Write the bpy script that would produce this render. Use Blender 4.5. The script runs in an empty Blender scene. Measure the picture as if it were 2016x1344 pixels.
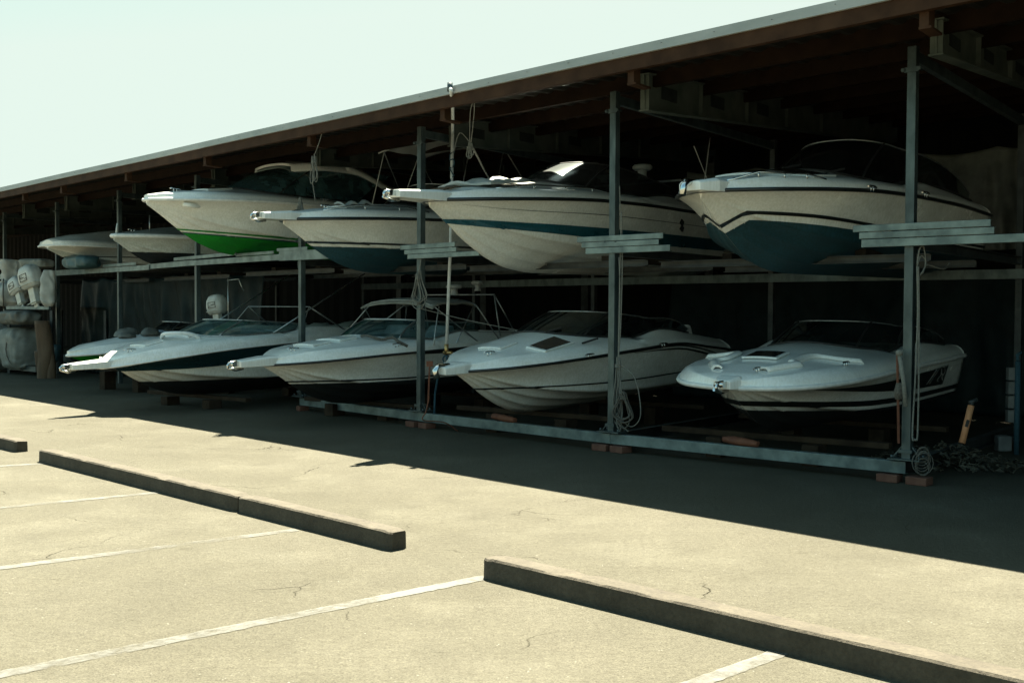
import bpy, bmesh, math, random
from mathutils import Vector, Matrix, noise
R = math.radians
random.seed(7)
SC = bpy.context.scene
COL = SC.collection

# ------------------------------------------------------------------ camera
F_PX, W_PX, H_PX = 2150.0, 2016.0, 1344.0
cam_d = bpy.data.cameras.new('camera')
cam_d.sensor_width = 36.0
cam_d.lens = F_PX / W_PX * 36.0
cam_d.clip_start = 0.05
cam_d.clip_end = 3000
cam = bpy.data.objects.new('camera', cam_d)
COL.objects.link(cam)
CAM_H = 1.6
CAM_M = Matrix.Rotation(R(90 - 1.65), 4, 'X') @ Matrix.Rotation(R(0.3), 4, 'Z')
cam.matrix_world = Matrix.Translation((0, 0, CAM_H)) @ CAM_M
SC.camera = cam

# ------------------------------------------------------------------ sky and sun
SUN_EL, SUN_AZ = 66.0, 8.0            # azimuth measured from +Y towards +X
world = bpy.data.worlds.new('World')
SC.world = world
world.use_nodes = True
wn, wl = world.node_tree.nodes, world.node_tree.links
wn.clear()
w_out = wn.new('ShaderNodeOutputWorld')
w_bg = wn.new('ShaderNodeBackground')
w_sky = wn.new('ShaderNodeTexSky')
w_sky.sky_type = 'NISHITA'
w_sky.sun_disc = False
w_sky.sun_elevation = R(SUN_EL)
w_sky.sun_rotation = R(SUN_AZ)
w_sky.air_density = 1.0
w_sky.dust_density = 1.5
w_sky.ozone_density = 1.0
w_tint = wn.new('ShaderNodeMix'); w_tint.data_type = 'RGBA'; w_tint.blend_type = 'MULTIPLY'
w_tint.inputs[0].default_value = 1.0
w_tint.inputs[7].default_value = (0.63, 0.80, 0.60, 1)
wl.new(w_sky.outputs[0], w_tint.inputs[6])
w_cap = wn.new('ShaderNodeVectorMath'); w_cap.operation = 'MINIMUM'      # thin bright haze: the sky never gets brighter than this
w_cap.inputs[1].default_value = (2.17, 2.54, 2.31)
wl.new(w_tint.outputs[2], w_cap.inputs[0]); wl.new(w_cap.outputs[0], w_bg.inputs[0])
w_bg.inputs[1].default_value = 0.05
wl.new(w_bg.outputs[0], w_out.inputs[0])

sun_d = bpy.data.lights.new('sun', 'SUN')
sun_d.energy = 5.0
sun_d.angle = R(0.53)
sun_d.color = (1.0, 0.93, 0.74)
sun = bpy.data.objects.new('sun', sun_d)
COL.objects.link(sun)
SUN_V = Vector((math.sin(R(SUN_AZ)) * math.cos(R(SUN_EL)), math.cos(R(SUN_AZ)) * math.cos(R(SUN_EL)), math.sin(R(SUN_EL))))
sun.rotation_euler = SUN_V.to_track_quat('Z', 'Y').to_euler()
sun.location = SUN_V * 60

SC.view_settings.view_transform = 'Standard'
SC.view_settings.look = 'None'
SC.view_settings.exposure = 2.88
SC.view_settings.gamma = 1.0
SC.render.engine = 'CYCLES'
SC.cycles.use_denoising = True
SC.cycles.max_bounces = 8
SC.cycles.transparent_max_bounces = 16
SC.cycles.sample_clamp_indirect = 6.0

# ------------------------------------------------------------------ helpers
def at(px, py, y):
    """world point on the photo ray through (px, py) at forward distance y"""
    v = CAM_M.to_3x3() @ Vector(((px - W_PX / 2) / F_PX, -(py - H_PX / 2) / F_PX, -1.0))
    return Vector((0, 0, CAM_H)) + v * (y / v.y)

def ground(px, py, z=0.0):
    v = CAM_M.to_3x3() @ Vector(((px - W_PX / 2) / F_PX, -(py - H_PX / 2) / F_PX, -1.0))
    return Vector((0, 0, CAM_H)) + v * ((z - CAM_H) / v.z)

def on_line(px, py, a, b):
    """where the photo ray meets the vertical plane over the ground line a-b"""
    v = CAM_M.to_3x3() @ Vector(((px - W_PX / 2) / F_PX, -(py - H_PX / 2) / F_PX, -1.0))
    dx, dy = b[0] - a[0], b[1] - a[1]
    k = (a[0] * dy - a[1] * dx) / (v.x * dy - v.y * dx)
    return Vector((0, 0, CAM_H)) + v * k

def curve(pts):
    """smooth monotone-ish interpolation through (t, value) pairs"""
    xs = [p[0] for p in pts]; ys = [p[1] for p in pts]
    n = len(xs)
    d = [(ys[i + 1] - ys[i]) / (xs[i + 1] - xs[i]) for i in range(n - 1)]
    m = [d[0]] + [0 if d[i - 1] * d[i] <= 0 else 2 * d[i - 1] * d[i] / (d[i - 1] + d[i]) for i in range(1, n - 1)] + [d[-1]]
    def f(t):
        if t <= xs[0]: return ys[0]
        if t >= xs[-1]: return ys[-1]
        i = 0
        while t > xs[i + 1]: i += 1
        h = xs[i + 1] - xs[i]; s = (t - xs[i]) / h
        return (ys[i] * (1 + 2 * s) * (1 - s) ** 2 + m[i] * h * s * (1 - s) ** 2 + ys[i + 1] * s * s * (3 - 2 * s) + m[i + 1] * h * s * s * (s - 1))
    return f

def smooth_path(pts, n=8, closed=False):
    P = [Vector(p) for p in pts]
    out = []
    N = len(P)
    for i in range(N if closed else N - 1):
        p0 = P[(i - 1) % N] if (closed or i > 0) else P[i]
        p1 = P[i]; p2 = P[(i + 1) % N]
        p3 = P[(i + 2) % N] if (closed or i + 2 < N) else p2
        for k in range(n):
            s = k / n
            out.append(0.5 * ((2 * p1) + (p2 - p0) * s + (2 * p0 - 5 * p1 + 4 * p2 - p3) * s * s + (3 * p1 - p0 - 3 * p2 + p3) * s ** 3))
    if not closed: out.append(P[-1])
    return out

class MB:
    """collects shapes into ONE mesh"""
    def __init__(s):
        s.v, s.f, s.m, s.sm = [], [], [], []
        s.mi = 0
    def add(s, vs, fs, smooth=False):
        o = len(s.v)
        s.v += [tuple(v) for v in vs]
        for f in fs:
            s.f.append([i + o for i in f]); s.m.append(s.mi); s.sm.append(smooth)
        return s
    def box(s, c, size, rz=0.0, rot=None):
        hx, hy, hz = size[0] / 2, size[1] / 2, size[2] / 2
        M = (rot if rot is not None else Matrix.Rotation(rz, 3, 'Z'))
        c = Vector(c)
        vs = [c + M @ Vector((x * hx, y * hy, z * hz)) for z in (-1, 1) for y in (-1, 1) for x in (-1, 1)]
        return s.add(vs, [(0, 2, 3, 1), (4, 5, 7, 6), (0, 1, 5, 4), (1, 3, 7, 5), (3, 2, 6, 7), (2, 0, 4, 6)])
    def beam(s, a, b, w, h, up=(0, 0, 1)):
        """box between two points, w sideways, h along up"""
        a, b = Vector(a), Vector(b)
        x = (b - a); L = x.length; x.normalize()
        y = Vector(up).cross(x).normalized(); z = x.cross(y)
        M = Matrix((x, y, z)).transposed()
        return s.box((a + b) / 2, (L, w, h), rot=M)
    def channel(s, a, b, w, h, t=0.008, lip=1):
        """C channel: web facing lip side"""
        a, b = Vector(a), Vector(b)
        x = (b - a).normalized(); y = Vector((0, 0, 1)).cross(x).normalized(); z = x.cross(y)
        o = y * (lip * (w / 2 - t / 2))
        s.beam(a + o, b + o, t, h)
        for k in (-1, 1):
            zz = z * (k * (h / 2 - t / 2)) - y * (lip * t / 2)
            s.beam(a + zz, b + zz, w - t, t)
        return s
    def tube(s, pts, r, n=8, closed=False, cap=True):
        P = [Vector(p) for p in pts]
        N = len(P); rings = []
        prev = None
        for i in range(N):
            if closed: tg = P[(i + 1) % N] - P[i - 1]
            else: tg = P[min(i + 1, N - 1)] - P[max(i - 1, 0)]
            if tg.length < 1e-9: tg = Vector((0, 0, 1))
            tg.normalize()
            if prev is None:
                ref = Vector((0, 0, 1)) if abs(tg.z) < 0.9 else Vector((1, 0, 0))
                u = tg.cross(ref).normalized()
            else:
                u = (prev - tg * prev.dot(tg))
                u = u.normalized() if u.length > 1e-6 else tg.orthogonal().normalized()
            prev = u; w = tg.cross(u)
            rr = r(i / max(1, N - 1)) if callable(r) else r
            rings.append([P[i] + (u * math.cos(2 * math.pi * k / n) + w * math.sin(2 * math.pi * k / n)) * rr for k in range(n)])
        vs = [p for ring in rings for p in ring]
        fs = []
        for i in range(N if closed else N - 1):
            j = (i + 1) % N
            for k in range(n):
                fs.append((i * n + k, i * n + (k + 1) % n, j * n + (k + 1) % n, j * n + k))
        s.add(vs, fs, True)
        if cap and not closed:
            s.add(rings[0], [tuple(reversed(range(n)))]); s.add(rings[-1], [tuple(range(n))])
        return s
    def grid(s, rows, smooth=True, flip=False, closed_u=False):
        n = len(rows[0])
        vs = [p for r in rows for p in r]
        fs = []
        for i in range(len(rows) - 1):
            for k in range(n if closed_u else n - 1):
                k2 = (k + 1) % n
                q = (i * n + k, i * n + k2, (i + 1) * n + k2, (i + 1) * n + k)
                fs.append(tuple(reversed(q)) if flip else q)
        return s.add(vs, fs, smooth)
    def lathe(s, prof, c=(0, 0, 0), n=20):
        c = Vector(c)
        rows = [[c + Vector((r * math.cos(2 * math.pi * k / n), r * math.sin(2 * math.pi * k / n), z)) for k in range(n)] for r, z in prof]
        return s.grid(rows, closed_u=True)
    def shell(s, rows, th, smooth=True):
        """thick sheet from a grid of points"""
        rows = [[Vector(p) for p in r] for r in rows]
        n, m = len(rows), len(rows[0])
        nor = []
        for i in range(n):
            rr = []
            for k in range(m):
                a = rows[min(i + 1, n - 1)][k] - rows[max(i - 1, 0)][k]
                b = rows[i][min(k + 1, m - 1)] - rows[i][max(k - 1, 0)]
                c = a.cross(b); rr.append(c.normalized() if c.length > 1e-9 else Vector((0, 0, 1)))
            nor.append(rr)
        A = [[rows[i][k] + nor[i][k] * th / 2 for k in range(m)] for i in range(n)]
        B = [[rows[i][k] - nor[i][k] * th / 2 for k in range(m)] for i in range(n)]
        s.grid(A, smooth); s.grid(B, smooth, flip=True)
        s.grid([A[0], B[0]], False); s.grid([A[-1], B[-1]], False)
        s.grid([[r[0] for r in A], [r[0] for r in B]], False); s.grid([[r[-1] for r in A], [r[-1] for r in B]], False)
        return s
    def build(s, name, mats, parent=None, bevel=0.0, loc=None):
        me = bpy.data.meshes.new(name)
        me.from_pydata(s.v, [], s.f)
        if not isinstance(mats, (list, tuple)): mats = [mats]
        for m in mats: me.materials.append(m)
        me.polygons.foreach_set('material_index', s.m)
        me.polygons.foreach_set('use_smooth', s.sm)
        bm = bmesh.new(); bm.from_mesh(me)
        bmesh.ops.remove_doubles(bm, verts=bm.verts, dist=1e-5)
        bmesh.ops.recalc_face_normals(bm, faces=bm.faces)
        bm.to_mesh(me); bm.free()
        me.update()
        o = bpy.data.objects.new(name, me)
        COL.objects.link(o)
        if parent: o.parent = parent
        if loc is not None: o.location = loc
        if bevel:
            b = o.modifiers.new('bevel', 'BEVEL'); b.width = bevel; b.segments = 2; b.limit_method = 'ANGLE'; b.angle_limit = R(40)
        return o

def tag(o, label, cat, group=None):
    o['label'] = label; o['category'] = cat
    if group: o['group'] = group
    return o
def thing(name, label, cat, loc=(0, 0, 0), rot=(0, 0, 0), group=None):
    o = bpy.data.objects.new(name, None); COL.objects.link(o)
    o.location = loc; o.rotation_euler = rot; o.empty_display_size = 0.3
    return tag(o, label, cat, group)
def struct(o): o['kind'] = 'structure'; return o

# ------------------------------------------------------------------ materials
def new_mat(name):
    m = bpy.data.materials.new(name); m.use_nodes = True
    nt = m.node_tree; nt.nodes.clear()
    out = nt.nodes.new('ShaderNodeOutputMaterial')
    bs = nt.nodes.new('ShaderNodeBsdfPrincipled')
    nt.links.new(bs.outputs[0], out.inputs[0])
    return m, nt, bs, out
def nd(nt, t, **kw):
    n = nt.nodes.new(t)
    for k, v in kw.items(): setattr(n, k, v)
    return n
def noise_n(nt, scale, detail=4, rough=0.55, coord='Object', vec=None, dist=0.0, stretch=None):
    n = nd(nt, 'ShaderNodeTexNoise'); n.inputs['Scale'].default_value = scale; n.inputs['Detail'].default_value = detail
    n.inputs['Roughness'].default_value = rough; n.inputs['Distortion'].default_value = dist
    if vec is None:
        tc = nd(nt, 'ShaderNodeTexCoord'); vec = tc.outputs[coord]
    if stretch:
        mp = nd(nt, 'ShaderNodeMapping'); mp.inputs['Scale'].default_value = stretch
        nt.links.new(vec, mp.inputs[0]); vec = mp.outputs[0]
    nt.links.new(vec, n.inputs['Vector'])
    return n.outputs['Fac']
def ramp(nt, fac, stops):
    r = nd(nt, 'ShaderNodeValToRGB')
    e = r.color_ramp.elements
    while len(e) < len(stops): e.new(0.5)
    for i, (p, c) in enumerate(stops):
        e[i].position = p; e[i].color = c if len(c) == 4 else (*c, 1)
    nt.links.new(fac, r.inputs[0]); return r.outputs[0]
def mixc(nt, fac, a, b, mode='MIX'):
    m = nd(nt, 'ShaderNodeMix', data_type='RGBA', blend_type=mode)
    for i, x in ((0, fac), (6, a), (7, b)):
        if hasattr(x, 'is_linked') or hasattr(x, 'links'): nt.links.new(x, m.inputs[i])
        else: m.inputs[i].default_value = x if i == 0 else ((*x, 1) if len(x) == 3 else x)
    return m.outputs[2]
def bump(nt, bs, h, strength=0.3, dist=0.01):
    b = nd(nt, 'ShaderNodeBump'); b.inputs['Strength'].default_value = strength; b.inputs['Distance'].default_value = dist
    nt.links.new(h, b.inputs['Height']); nt.links.new(b.outputs[0], bs.inputs['Normal'])

def mottled(name, c1, c2, scale=6, rough=0.6, metal=0.0, bump_s=0.0, bump_scale=40, detail=5, spec=0.5, stretch=None, lo=.35, hi=.65, coat=0.0):
    m, nt, bs, out = new_mat(name)
    f = noise_n(nt, scale, detail, stretch=stretch)
    nt.links.new(ramp(nt, f, [(lo, c1), (hi, c2)]), bs.inputs['Base Color'])
    bs.inputs['Roughness'].default_value = rough; bs.inputs['Metallic'].default_value = metal
    bs.inputs['Specular IOR Level'].default_value = spec
    bs.inputs['Coat Weight'].default_value = coat
    if bump_s: bump(nt, bs, noise_n(nt, bump_scale, 4), bump_s, 0.01)
    return m
def gelcoat(name, c, rough=0.22, dirt=0.12, coat=0.3):
    m, nt, bs, out = new_mat(name)
    f = noise_n(nt, 2.2, 6, 0.65, stretch=(1, 1, 2.2))
    f2 = noise_n(nt, 18, 4, 0.6, stretch=(2.5, 2.5, 0.35))
    d = tuple(x * (1 - dirt) for x in c); e = tuple(x * (1 - dirt * .7) for x in c)
    a = ramp(nt, f, [(.38, d), (.62, c)])
    b = ramp(nt, f2, [(.40, (1 - dirt, 1 - dirt, 1 - dirt * 1.3)), (.60, (1, 1, 1))])
    nt.links.new(mixc(nt, 1.0, a, b, 'MULTIPLY'), bs.inputs['Base Color'])
    rr = nd(nt, 'ShaderNodeMapRange'); rr.inputs[3].default_value = rough * .8; rr.inputs[4].default_value = rough * 1.5
    nt.links.new(f, rr.inputs[0]); nt.links.new(rr.outputs[0], bs.inputs['Roughness'])
    bs.inputs['Coat Weight'].default_value = coat; bs.inputs['Coat Roughness'].default_value = 0.08
    bump(nt, bs, noise_n(nt, 3.0, 2), 0.05, 0.02)
    return m
def glass(name, tint, gloss_rough=0.03, ior=1.6, dust_glare=.10, dcol=(.25, .28, .27)):
    """tinted marine glazing: see-through with a mirror-like sheen"""
    m, nt, bs, out = new_mat(name)
    nt.nodes.remove(bs)
    tr = nd(nt, 'ShaderNodeBsdfTransparent'); tr.inputs[0].default_value = (*tint, 1)
    gl = nd(nt, 'ShaderNodeBsdfGlossy'); gl.inputs['Roughness'].default_value = gloss_rough
    gl.inputs[0].default_value = (0.8, 0.9, 0.9, 1)
    df = nd(nt, 'ShaderNodeBsdfDiffuse'); df.inputs[0].default_value = (*dcol, 1)  # dust film; on some panes it paints in glare and reflected sky
    fr = nd(nt, 'ShaderNodeFresnel'); fr.inputs[0].default_value = ior
    m1 = nd(nt, 'ShaderNodeMixShader'); m2 = nd(nt, 'ShaderNodeMixShader')
    du = nd(nt, 'ShaderNodeMapRange'); du.inputs[1].default_value = .45; du.inputs[2].default_value = .8; du.inputs[3].default_value = dust_glare * .3; du.inputs[4].default_value = dust_glare
    nt.links.new(noise_n(nt, 4, 5), du.inputs[0])
    nt.links.new(du.outputs[0], m1.inputs[0]); nt.links.new(tr.outputs[0], m1.inputs[1]); nt.links.new(df.outputs[0], m1.inputs[2])
    nt.links.new(fr.outputs[0], m2.inputs[0]); nt.links.new(m1.outputs[0], m2.inputs[1]); nt.links.new(gl.outputs[0], m2.inputs[2])
    nt.links.new(m2.outputs[0], out.inputs[0])
    return m

M = {}
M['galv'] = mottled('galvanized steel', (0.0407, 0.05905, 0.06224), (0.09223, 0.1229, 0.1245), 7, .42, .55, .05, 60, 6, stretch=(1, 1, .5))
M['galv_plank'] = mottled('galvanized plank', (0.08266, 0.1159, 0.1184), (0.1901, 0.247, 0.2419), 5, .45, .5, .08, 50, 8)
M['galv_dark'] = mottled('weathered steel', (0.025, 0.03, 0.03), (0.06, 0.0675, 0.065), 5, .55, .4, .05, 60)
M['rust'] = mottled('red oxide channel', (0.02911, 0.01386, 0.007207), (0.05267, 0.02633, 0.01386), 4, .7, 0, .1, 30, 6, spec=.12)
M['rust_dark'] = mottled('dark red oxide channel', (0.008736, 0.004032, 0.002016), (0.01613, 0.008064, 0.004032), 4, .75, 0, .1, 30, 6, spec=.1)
M['rafter'] = mottled('green grey rafter', (0.04725, 0.0609, 0.0525), (0.08925, 0.1029, 0.08925), 3, .65, 0, .1, 20, 6, spec=.12)
M['rafter_opening'] = mottled('dark rafter opening plate', (0.0144, 0.0192, 0.0176), (0.028, 0.0336, 0.0304), 6, .7, spec=.12)
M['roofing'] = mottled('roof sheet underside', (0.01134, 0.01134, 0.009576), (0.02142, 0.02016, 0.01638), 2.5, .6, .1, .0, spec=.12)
M['gutter'] = mottled('white painted gutter', (0.2541, 0.268, 0.2541), (0.3326, 0.3419, 0.328), 1.5, .45, 0, .02, 60, 6, stretch=(1, 1, 3))
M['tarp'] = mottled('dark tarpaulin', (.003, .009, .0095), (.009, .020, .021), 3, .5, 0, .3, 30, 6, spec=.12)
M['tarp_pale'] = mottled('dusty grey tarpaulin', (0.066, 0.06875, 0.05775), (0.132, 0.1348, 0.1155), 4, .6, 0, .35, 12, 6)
M['tarp_teal'] = mottled('teal tarpaulin', (.02, .06, .07), (.045, .10, .11), 5, .5, 0, .4, 14, 6)
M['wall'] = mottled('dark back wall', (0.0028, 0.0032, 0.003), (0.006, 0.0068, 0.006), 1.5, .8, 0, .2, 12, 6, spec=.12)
M['white'] = gelcoat('white gelcoat', (.84, .85, .82))
M['white2'] = gelcoat('cream gelcoat', (.84, .83, .77))
M['white3'] = gelcoat('dull white gelcoat', (.62, .65, .62), .35, .2, .1)
M['deck'] = gelcoat('white deck gelcoat', (.84, .86, .83), .18, .08, .4)
M['blue'] = gelcoat('teal blue gelcoat', (.012, .085, .115), .25, .25)
M['bluebot'] = gelcoat('blue bottom paint', (.014, .065, .085), .5, .35, .0)
M['navy'] = gelcoat('navy gelcoat', (.008, .035, .045), .25, .25)
M['green'] = gelcoat('green bottom paint', (.004, .26, .010), .5, .25, .0)
M['black'] = gelcoat('black stripe', (.012, .014, .014), .3, .2)
M['blackbot'] = gelcoat('black bottom paint', (.010, .014, .015), .6, .3, 0)
M['rubber'] = mottled('black rubber', (.012, .013, .013), (.025, .026, .025), 20, .55)
M['chrome'] = mottled('stainless steel', (.55, .57, .56), (.72, .73, .72), 20, .16, 1.0)
M['alu'] = mottled('aluminium tube', (.26, .28, .28), (.40, .42, .41), 20, .3, .8)
M['glass'] = glass('clear windshield', (.42, .52, .52), .03, 1.9, .35, (.14, .28, .29))
M['glass_dark'] = glass('smoked windshield', (.055, .075, .075), .04, 1.9)
M['glass_cabin'] = glass('teal tinted cabin glass', (.10, .17, .175), .03, 2.4, .75, (.16, .34, .36))  # teal diffuse film paints a sky reflection into the cabin glass
M['glass_glare'] = glass('glare whitened windshield', (.08, .10, .10), .20, 2.1, .11, (.55, .56, .52))  # rough pale film paints sun glare onto this windshield
M['glass_hatch'] = mottled('black hatch glass', (.006, .008, .009), (.012, .015, .016), 6, .08, 0, 0, spec=.7)
M['canvas'] = mottled('grey canvas', (0.1584, 0.1656, 0.144), (0.2376, 0.2448, 0.216), 6, .8, 0, .3, 25, 6)
M['canvas_white'] = mottled('off white canvas', (0.34, 0.3536, 0.3264), (0.4488, 0.4556, 0.4216), 5, .75, 0, .4, 9, 6)
M['vinyl'] = mottled('white vinyl', (.55, .57, .54), (.72, .73, .70), 8, .45, 0, .1, 60)
M['floor'] = mottled('grey cockpit floor', (0.08, 0.085, 0.08), (0.13, 0.135, 0.13), 12, .7)
M['plastic'] = mottled('white plastic', (.62, .64, .62), (.76, .77, .75), 10, .35)
M['rope'] = mottled('pale rope', (0.144, 0.148, 0.128), (0.208, 0.208, 0.184), 60, .85, 0, .5, 200)
M['rope_blue'] = mottled('blue rope', (0.01, 0.045, 0.065), (0.025, 0.075, 0.1), 60, .85)
M['rope_dark'] = mottled('dark rope', (.06, .055, .045), (.13, .12, .10), 60, .9)
M['brick'] = mottled('red brick block', (0.084, 0.0315, 0.0189), (0.1428, 0.063, 0.0399), 9, .85, 0, .4, 40, 6)
M['strap'] = mottled('red oxide strap', (0.11, 0.035, 0.0175), (0.17, 0.06, 0.03), 8, .75, 0, .2, 60)
M['wood'] = mottled('old timber', (0.072, 0.044, 0.024), (0.128, 0.08, 0.044), 5, .8, 0, .3, 20, 6, stretch=(1, 1, .2))
M['wood_dark'] = mottled('dark timber', (0.024, 0.0168, 0.0112), (0.048, 0.034, 0.022), 5, .85, 0, .3, 20, 6, spec=.12)
M['leaf'] = mottled('dead leaves', (0.025, 0.0225, 0.015), (0.065, 0.06, 0.04), 8, .9)
M['paint_orange'] = mottled('orange handle paint', (.48, .20, .09), (.58, .27, .13), 9, .6)
M['cowl'] = mottled('aged white cowl', (.34, .355, .335), (.54, .56, .53), 4, .4, 0, .06, 30, 6)
M['tub'] = mottled('grimy pale plastic', (.10, .11, .11), (.18, .19, .185), 6, .6)
M['brass'] = mottled('brass fitting', (.45, .30, .12), (.6, .42, .2), 10, .35, .9)

# asphalt -------------------------------------------------------------
def asphalt_mat():
    m, nt, bs, out = new_mat('asphalt')
    tc = nd(nt, 'ShaderNodeTexCoord'); V = tc.outputs['Object']
    big = noise_n(nt, .35, 5, .6, vec=V); mid = noise_n(nt, 2.3, 6, .65, vec=V); fine = noise_n(nt, 90, 3, .7, vec=V)
    a = ramp(nt, big, [(.33, (.064, .0600, .0455)), (.66, (.079, .0745, .0580))])
    b = ramp(nt, mid, [(.30, (.90, .90, .89)), (.70, (1.06, 1.06, 1.05))])
    c = mixc(nt, 1.0, a, b, 'MULTIPLY')
    grit = noise_n(nt, 26, 5, .75, vec=V)
    e = ramp(nt, grit, [(.34, (.82, .81, .79)), (.5, (1, 1, 1)), (.68, (1.16, 1.16, 1.14))])
    c = mixc(nt, 1.0, c, e, 'MULTIPLY')
    wear = ramp(nt, noise_n(nt, .8, 7, .72, vec=V), [(.50, (1, 1, 1)), (.70, (1.28, 1.29, 1.32))])
    c = mixc(nt, 1.0, c, wear, 'MULTIPLY')
    stain = ramp(nt, noise_n(nt, 3.4, 6, .7, vec=V, dist=.4), [(.27, (.74, .73, .70)), (.36, (1, 1, 1))])
    c = mixc(nt, 1.0, c, stain, 'MULTIPLY')
    d = ramp(nt, fine, [(.30, (.62, .62, .62)), (.5, (1, 1, 1)), (.72, (1.34, 1.34, 1.3))])
    c = mixc(nt, 1.0, c, d, 'MULTIPLY')
    # pale aggregate specks
    vo = nd(nt, 'ShaderNodeTexVoronoi'); vo.inputs['Scale'].default_value = 34; nt.links.new(V, vo.inputs['Vector'])
    sp = ramp(nt, vo.outputs['Distance'], [(.10, (1, 1, 1)), (.19, (0, 0, 0))])
    spm = mixc(nt, 1.0, sp, ramp(nt, noise_n(nt, 9, 3, vec=V), [(.55, (0, 0, 0)), (.70, (1, 1, 1))]), 'MULTIPLY')
    c = mixc(nt, spm, c, (.20, .195, .17))
    # hairline cracks: warped voronoi edges, broken up by noise
    wa = nd(nt, 'ShaderNodeTexNoise'); wa.inputs['Scale'].default_value = 1.6; wa.inputs['Detail'].default_value = 6; nt.links.new(V, wa.inputs['Vector'])
    ad = nd(nt, 'ShaderNodeVectorMath', operation='MULTIPLY_ADD'); ad.inputs[1].default_value = (.9, .9, .9)
    nt.links.new(wa.outputs['Color'], ad.inputs[0]); nt.links.new(V, ad.inputs[2])
    ve = nd(nt, 'ShaderNodeTexVoronoi', feature='DISTANCE_TO_EDGE'); ve.inputs['Scale'].default_value = .55; nt.links.new(ad.outputs[0], ve.inputs['Vector'])
    cr = ramp(nt, ve.outputs['Distance'], [(.0012, (.8, .8, .8)), (.0045, (0, 0, 0))])
    crm = mixc(nt, 1.0, cr, ramp(nt, noise_n(nt, .9, 4, vec=V), [(.54, (0, 0, 0)), (.66, (1, 1, 1))]), 'MULTIPLY')
    c = mixc(nt, crm, c, (.024, .021, .014))
    nt.links.new(c, bs.inputs['Base Color'])
    rr = nd(nt, 'ShaderNodeMapRange'); rr.inputs[3].default_value = .55; rr.inputs[4].default_value = .75
    nt.links.new(mid, rr.inputs[0]); nt.links.new(rr.outputs[0], bs.inputs['Roughness'])
    bs.inputs['Specular IOR Level'].default_value = .06
    # relief
    h1 = nd(nt, 'ShaderNodeMath', operation='MULTIPLY'); h1.inputs[1].default_value = .5; nt.links.new(fine, h1.inputs[0])
    h2 = nd(nt, 'ShaderNodeMath', operation='MULTIPLY_ADD'); h2.inputs[1].default_value = .8; nt.links.new(noise_n(nt, 24, 4, .7, vec=V), h2.inputs[0]); nt.links.new(h1.outputs[0], h2.inputs[2])
    h3 = nd(nt, 'ShaderNodeMath', operation='MULTIPLY_ADD'); h3.inputs[1].default_value = -1.2; nt.links.new(crm, h3.inputs[0]); nt.links.new(h2.outputs[0], h3.inputs[2])
    bump(nt, bs, h3.outputs[0], .9, .018)
    return m
def road_paint():
    m, nt, bs, out = new_mat('worn road paint')
    f = noise_n(nt, 7, 8, .75); f2 = noise_n(nt, 1.1, 3)
    ad = nd(nt, 'ShaderNodeMath', operation='MULTIPLY_ADD'); ad.inputs[1].default_value = .8; nt.links.new(f2, ad.inputs[0]); nt.links.new(f, ad.inputs[2])
    bs.inputs['Base Color'].default_value = (.098, .099, .090, 1); bs.inputs['Roughness'].default_value = .7
    a = ramp(nt, ad.outputs[0], [(.74, (.05, .05, .05)), (1.02, (.72, .72, .72))])
    nt.links.new(a, bs.inputs['Alpha'])
    bump(nt, bs, noise_n(nt, 60, 3), .3, .006)
    return m
def stop_mat():
    m, nt, bs, out = new_mat('weathered concrete')
    a = ramp(nt, noise_n(nt, 5, 7, .7), [(.32, (.040, .033, .021)), (.68, (.068, .058, .040))])
    b = ramp(nt, noise_n(nt, 45, 4, .7), [(.35, (.72, .72, .72)), (.6, (1.05, 1.05, 1.05))])
    nt.links.new(mixc(nt, 1.0, a, b, 'MULTIPLY'), bs.inputs['Base Color']); bs.inputs['Roughness'].default_value = .9
    bump(nt, bs, noise_n(nt, 35, 6, .7), .6, .015)
    return m
M['asphalt'] = asphalt_mat(); M['paint'] = road_paint(); M['concrete'] = stop_mat()

# ------------------------------------------------------------------ ground and markings
g = MB(); g.add([(-400, -60, 0), (400, -60, 0), (400, 900, 0), (-400, 900, 0)], [(0, 1, 2, 3)])
struct(g.build('ground', M['asphalt']))
def stripe(a, b, w):
    a, b = Vector((a.x, a.y, .004)), Vector((b.x, b.y, .004))
    d = (b - a).normalized(); s = Vector((-d.y, d.x, 0)) * w / 2
    mb = MB(); n = 260
    rows = []
    for i in range(n + 1):
        p = a.lerp(b, i / n); j1 = .10 * noise.noise(p * 3.1) + .20 * noise.noise(p * 19) - .06; j2 = .10 * noise.noise(p * 3.1 + Vector((7, 1, 0))) + .20 * noise.noise(p * 17 + Vector((3, 9, 0))) - .06
        rows.append([p + s * (1 + j1), p - s * (1 + j2)])
    mb.grid(rows, smooth=False)
    struct(mb.build('road_marking', M['paint']))
stripe(ground(-60, 1340), ground(958, 1136), .105)
stripe(ground(-60, 1126), ground(585, 1043), .10)
stripe(ground(-60, 1005), ground(320, 969), .10)
stripe(ground(-60, 921), ground(100, 912), .10)
stripe(ground(1300, 1372), ground(1545, 1281), .10)

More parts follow.
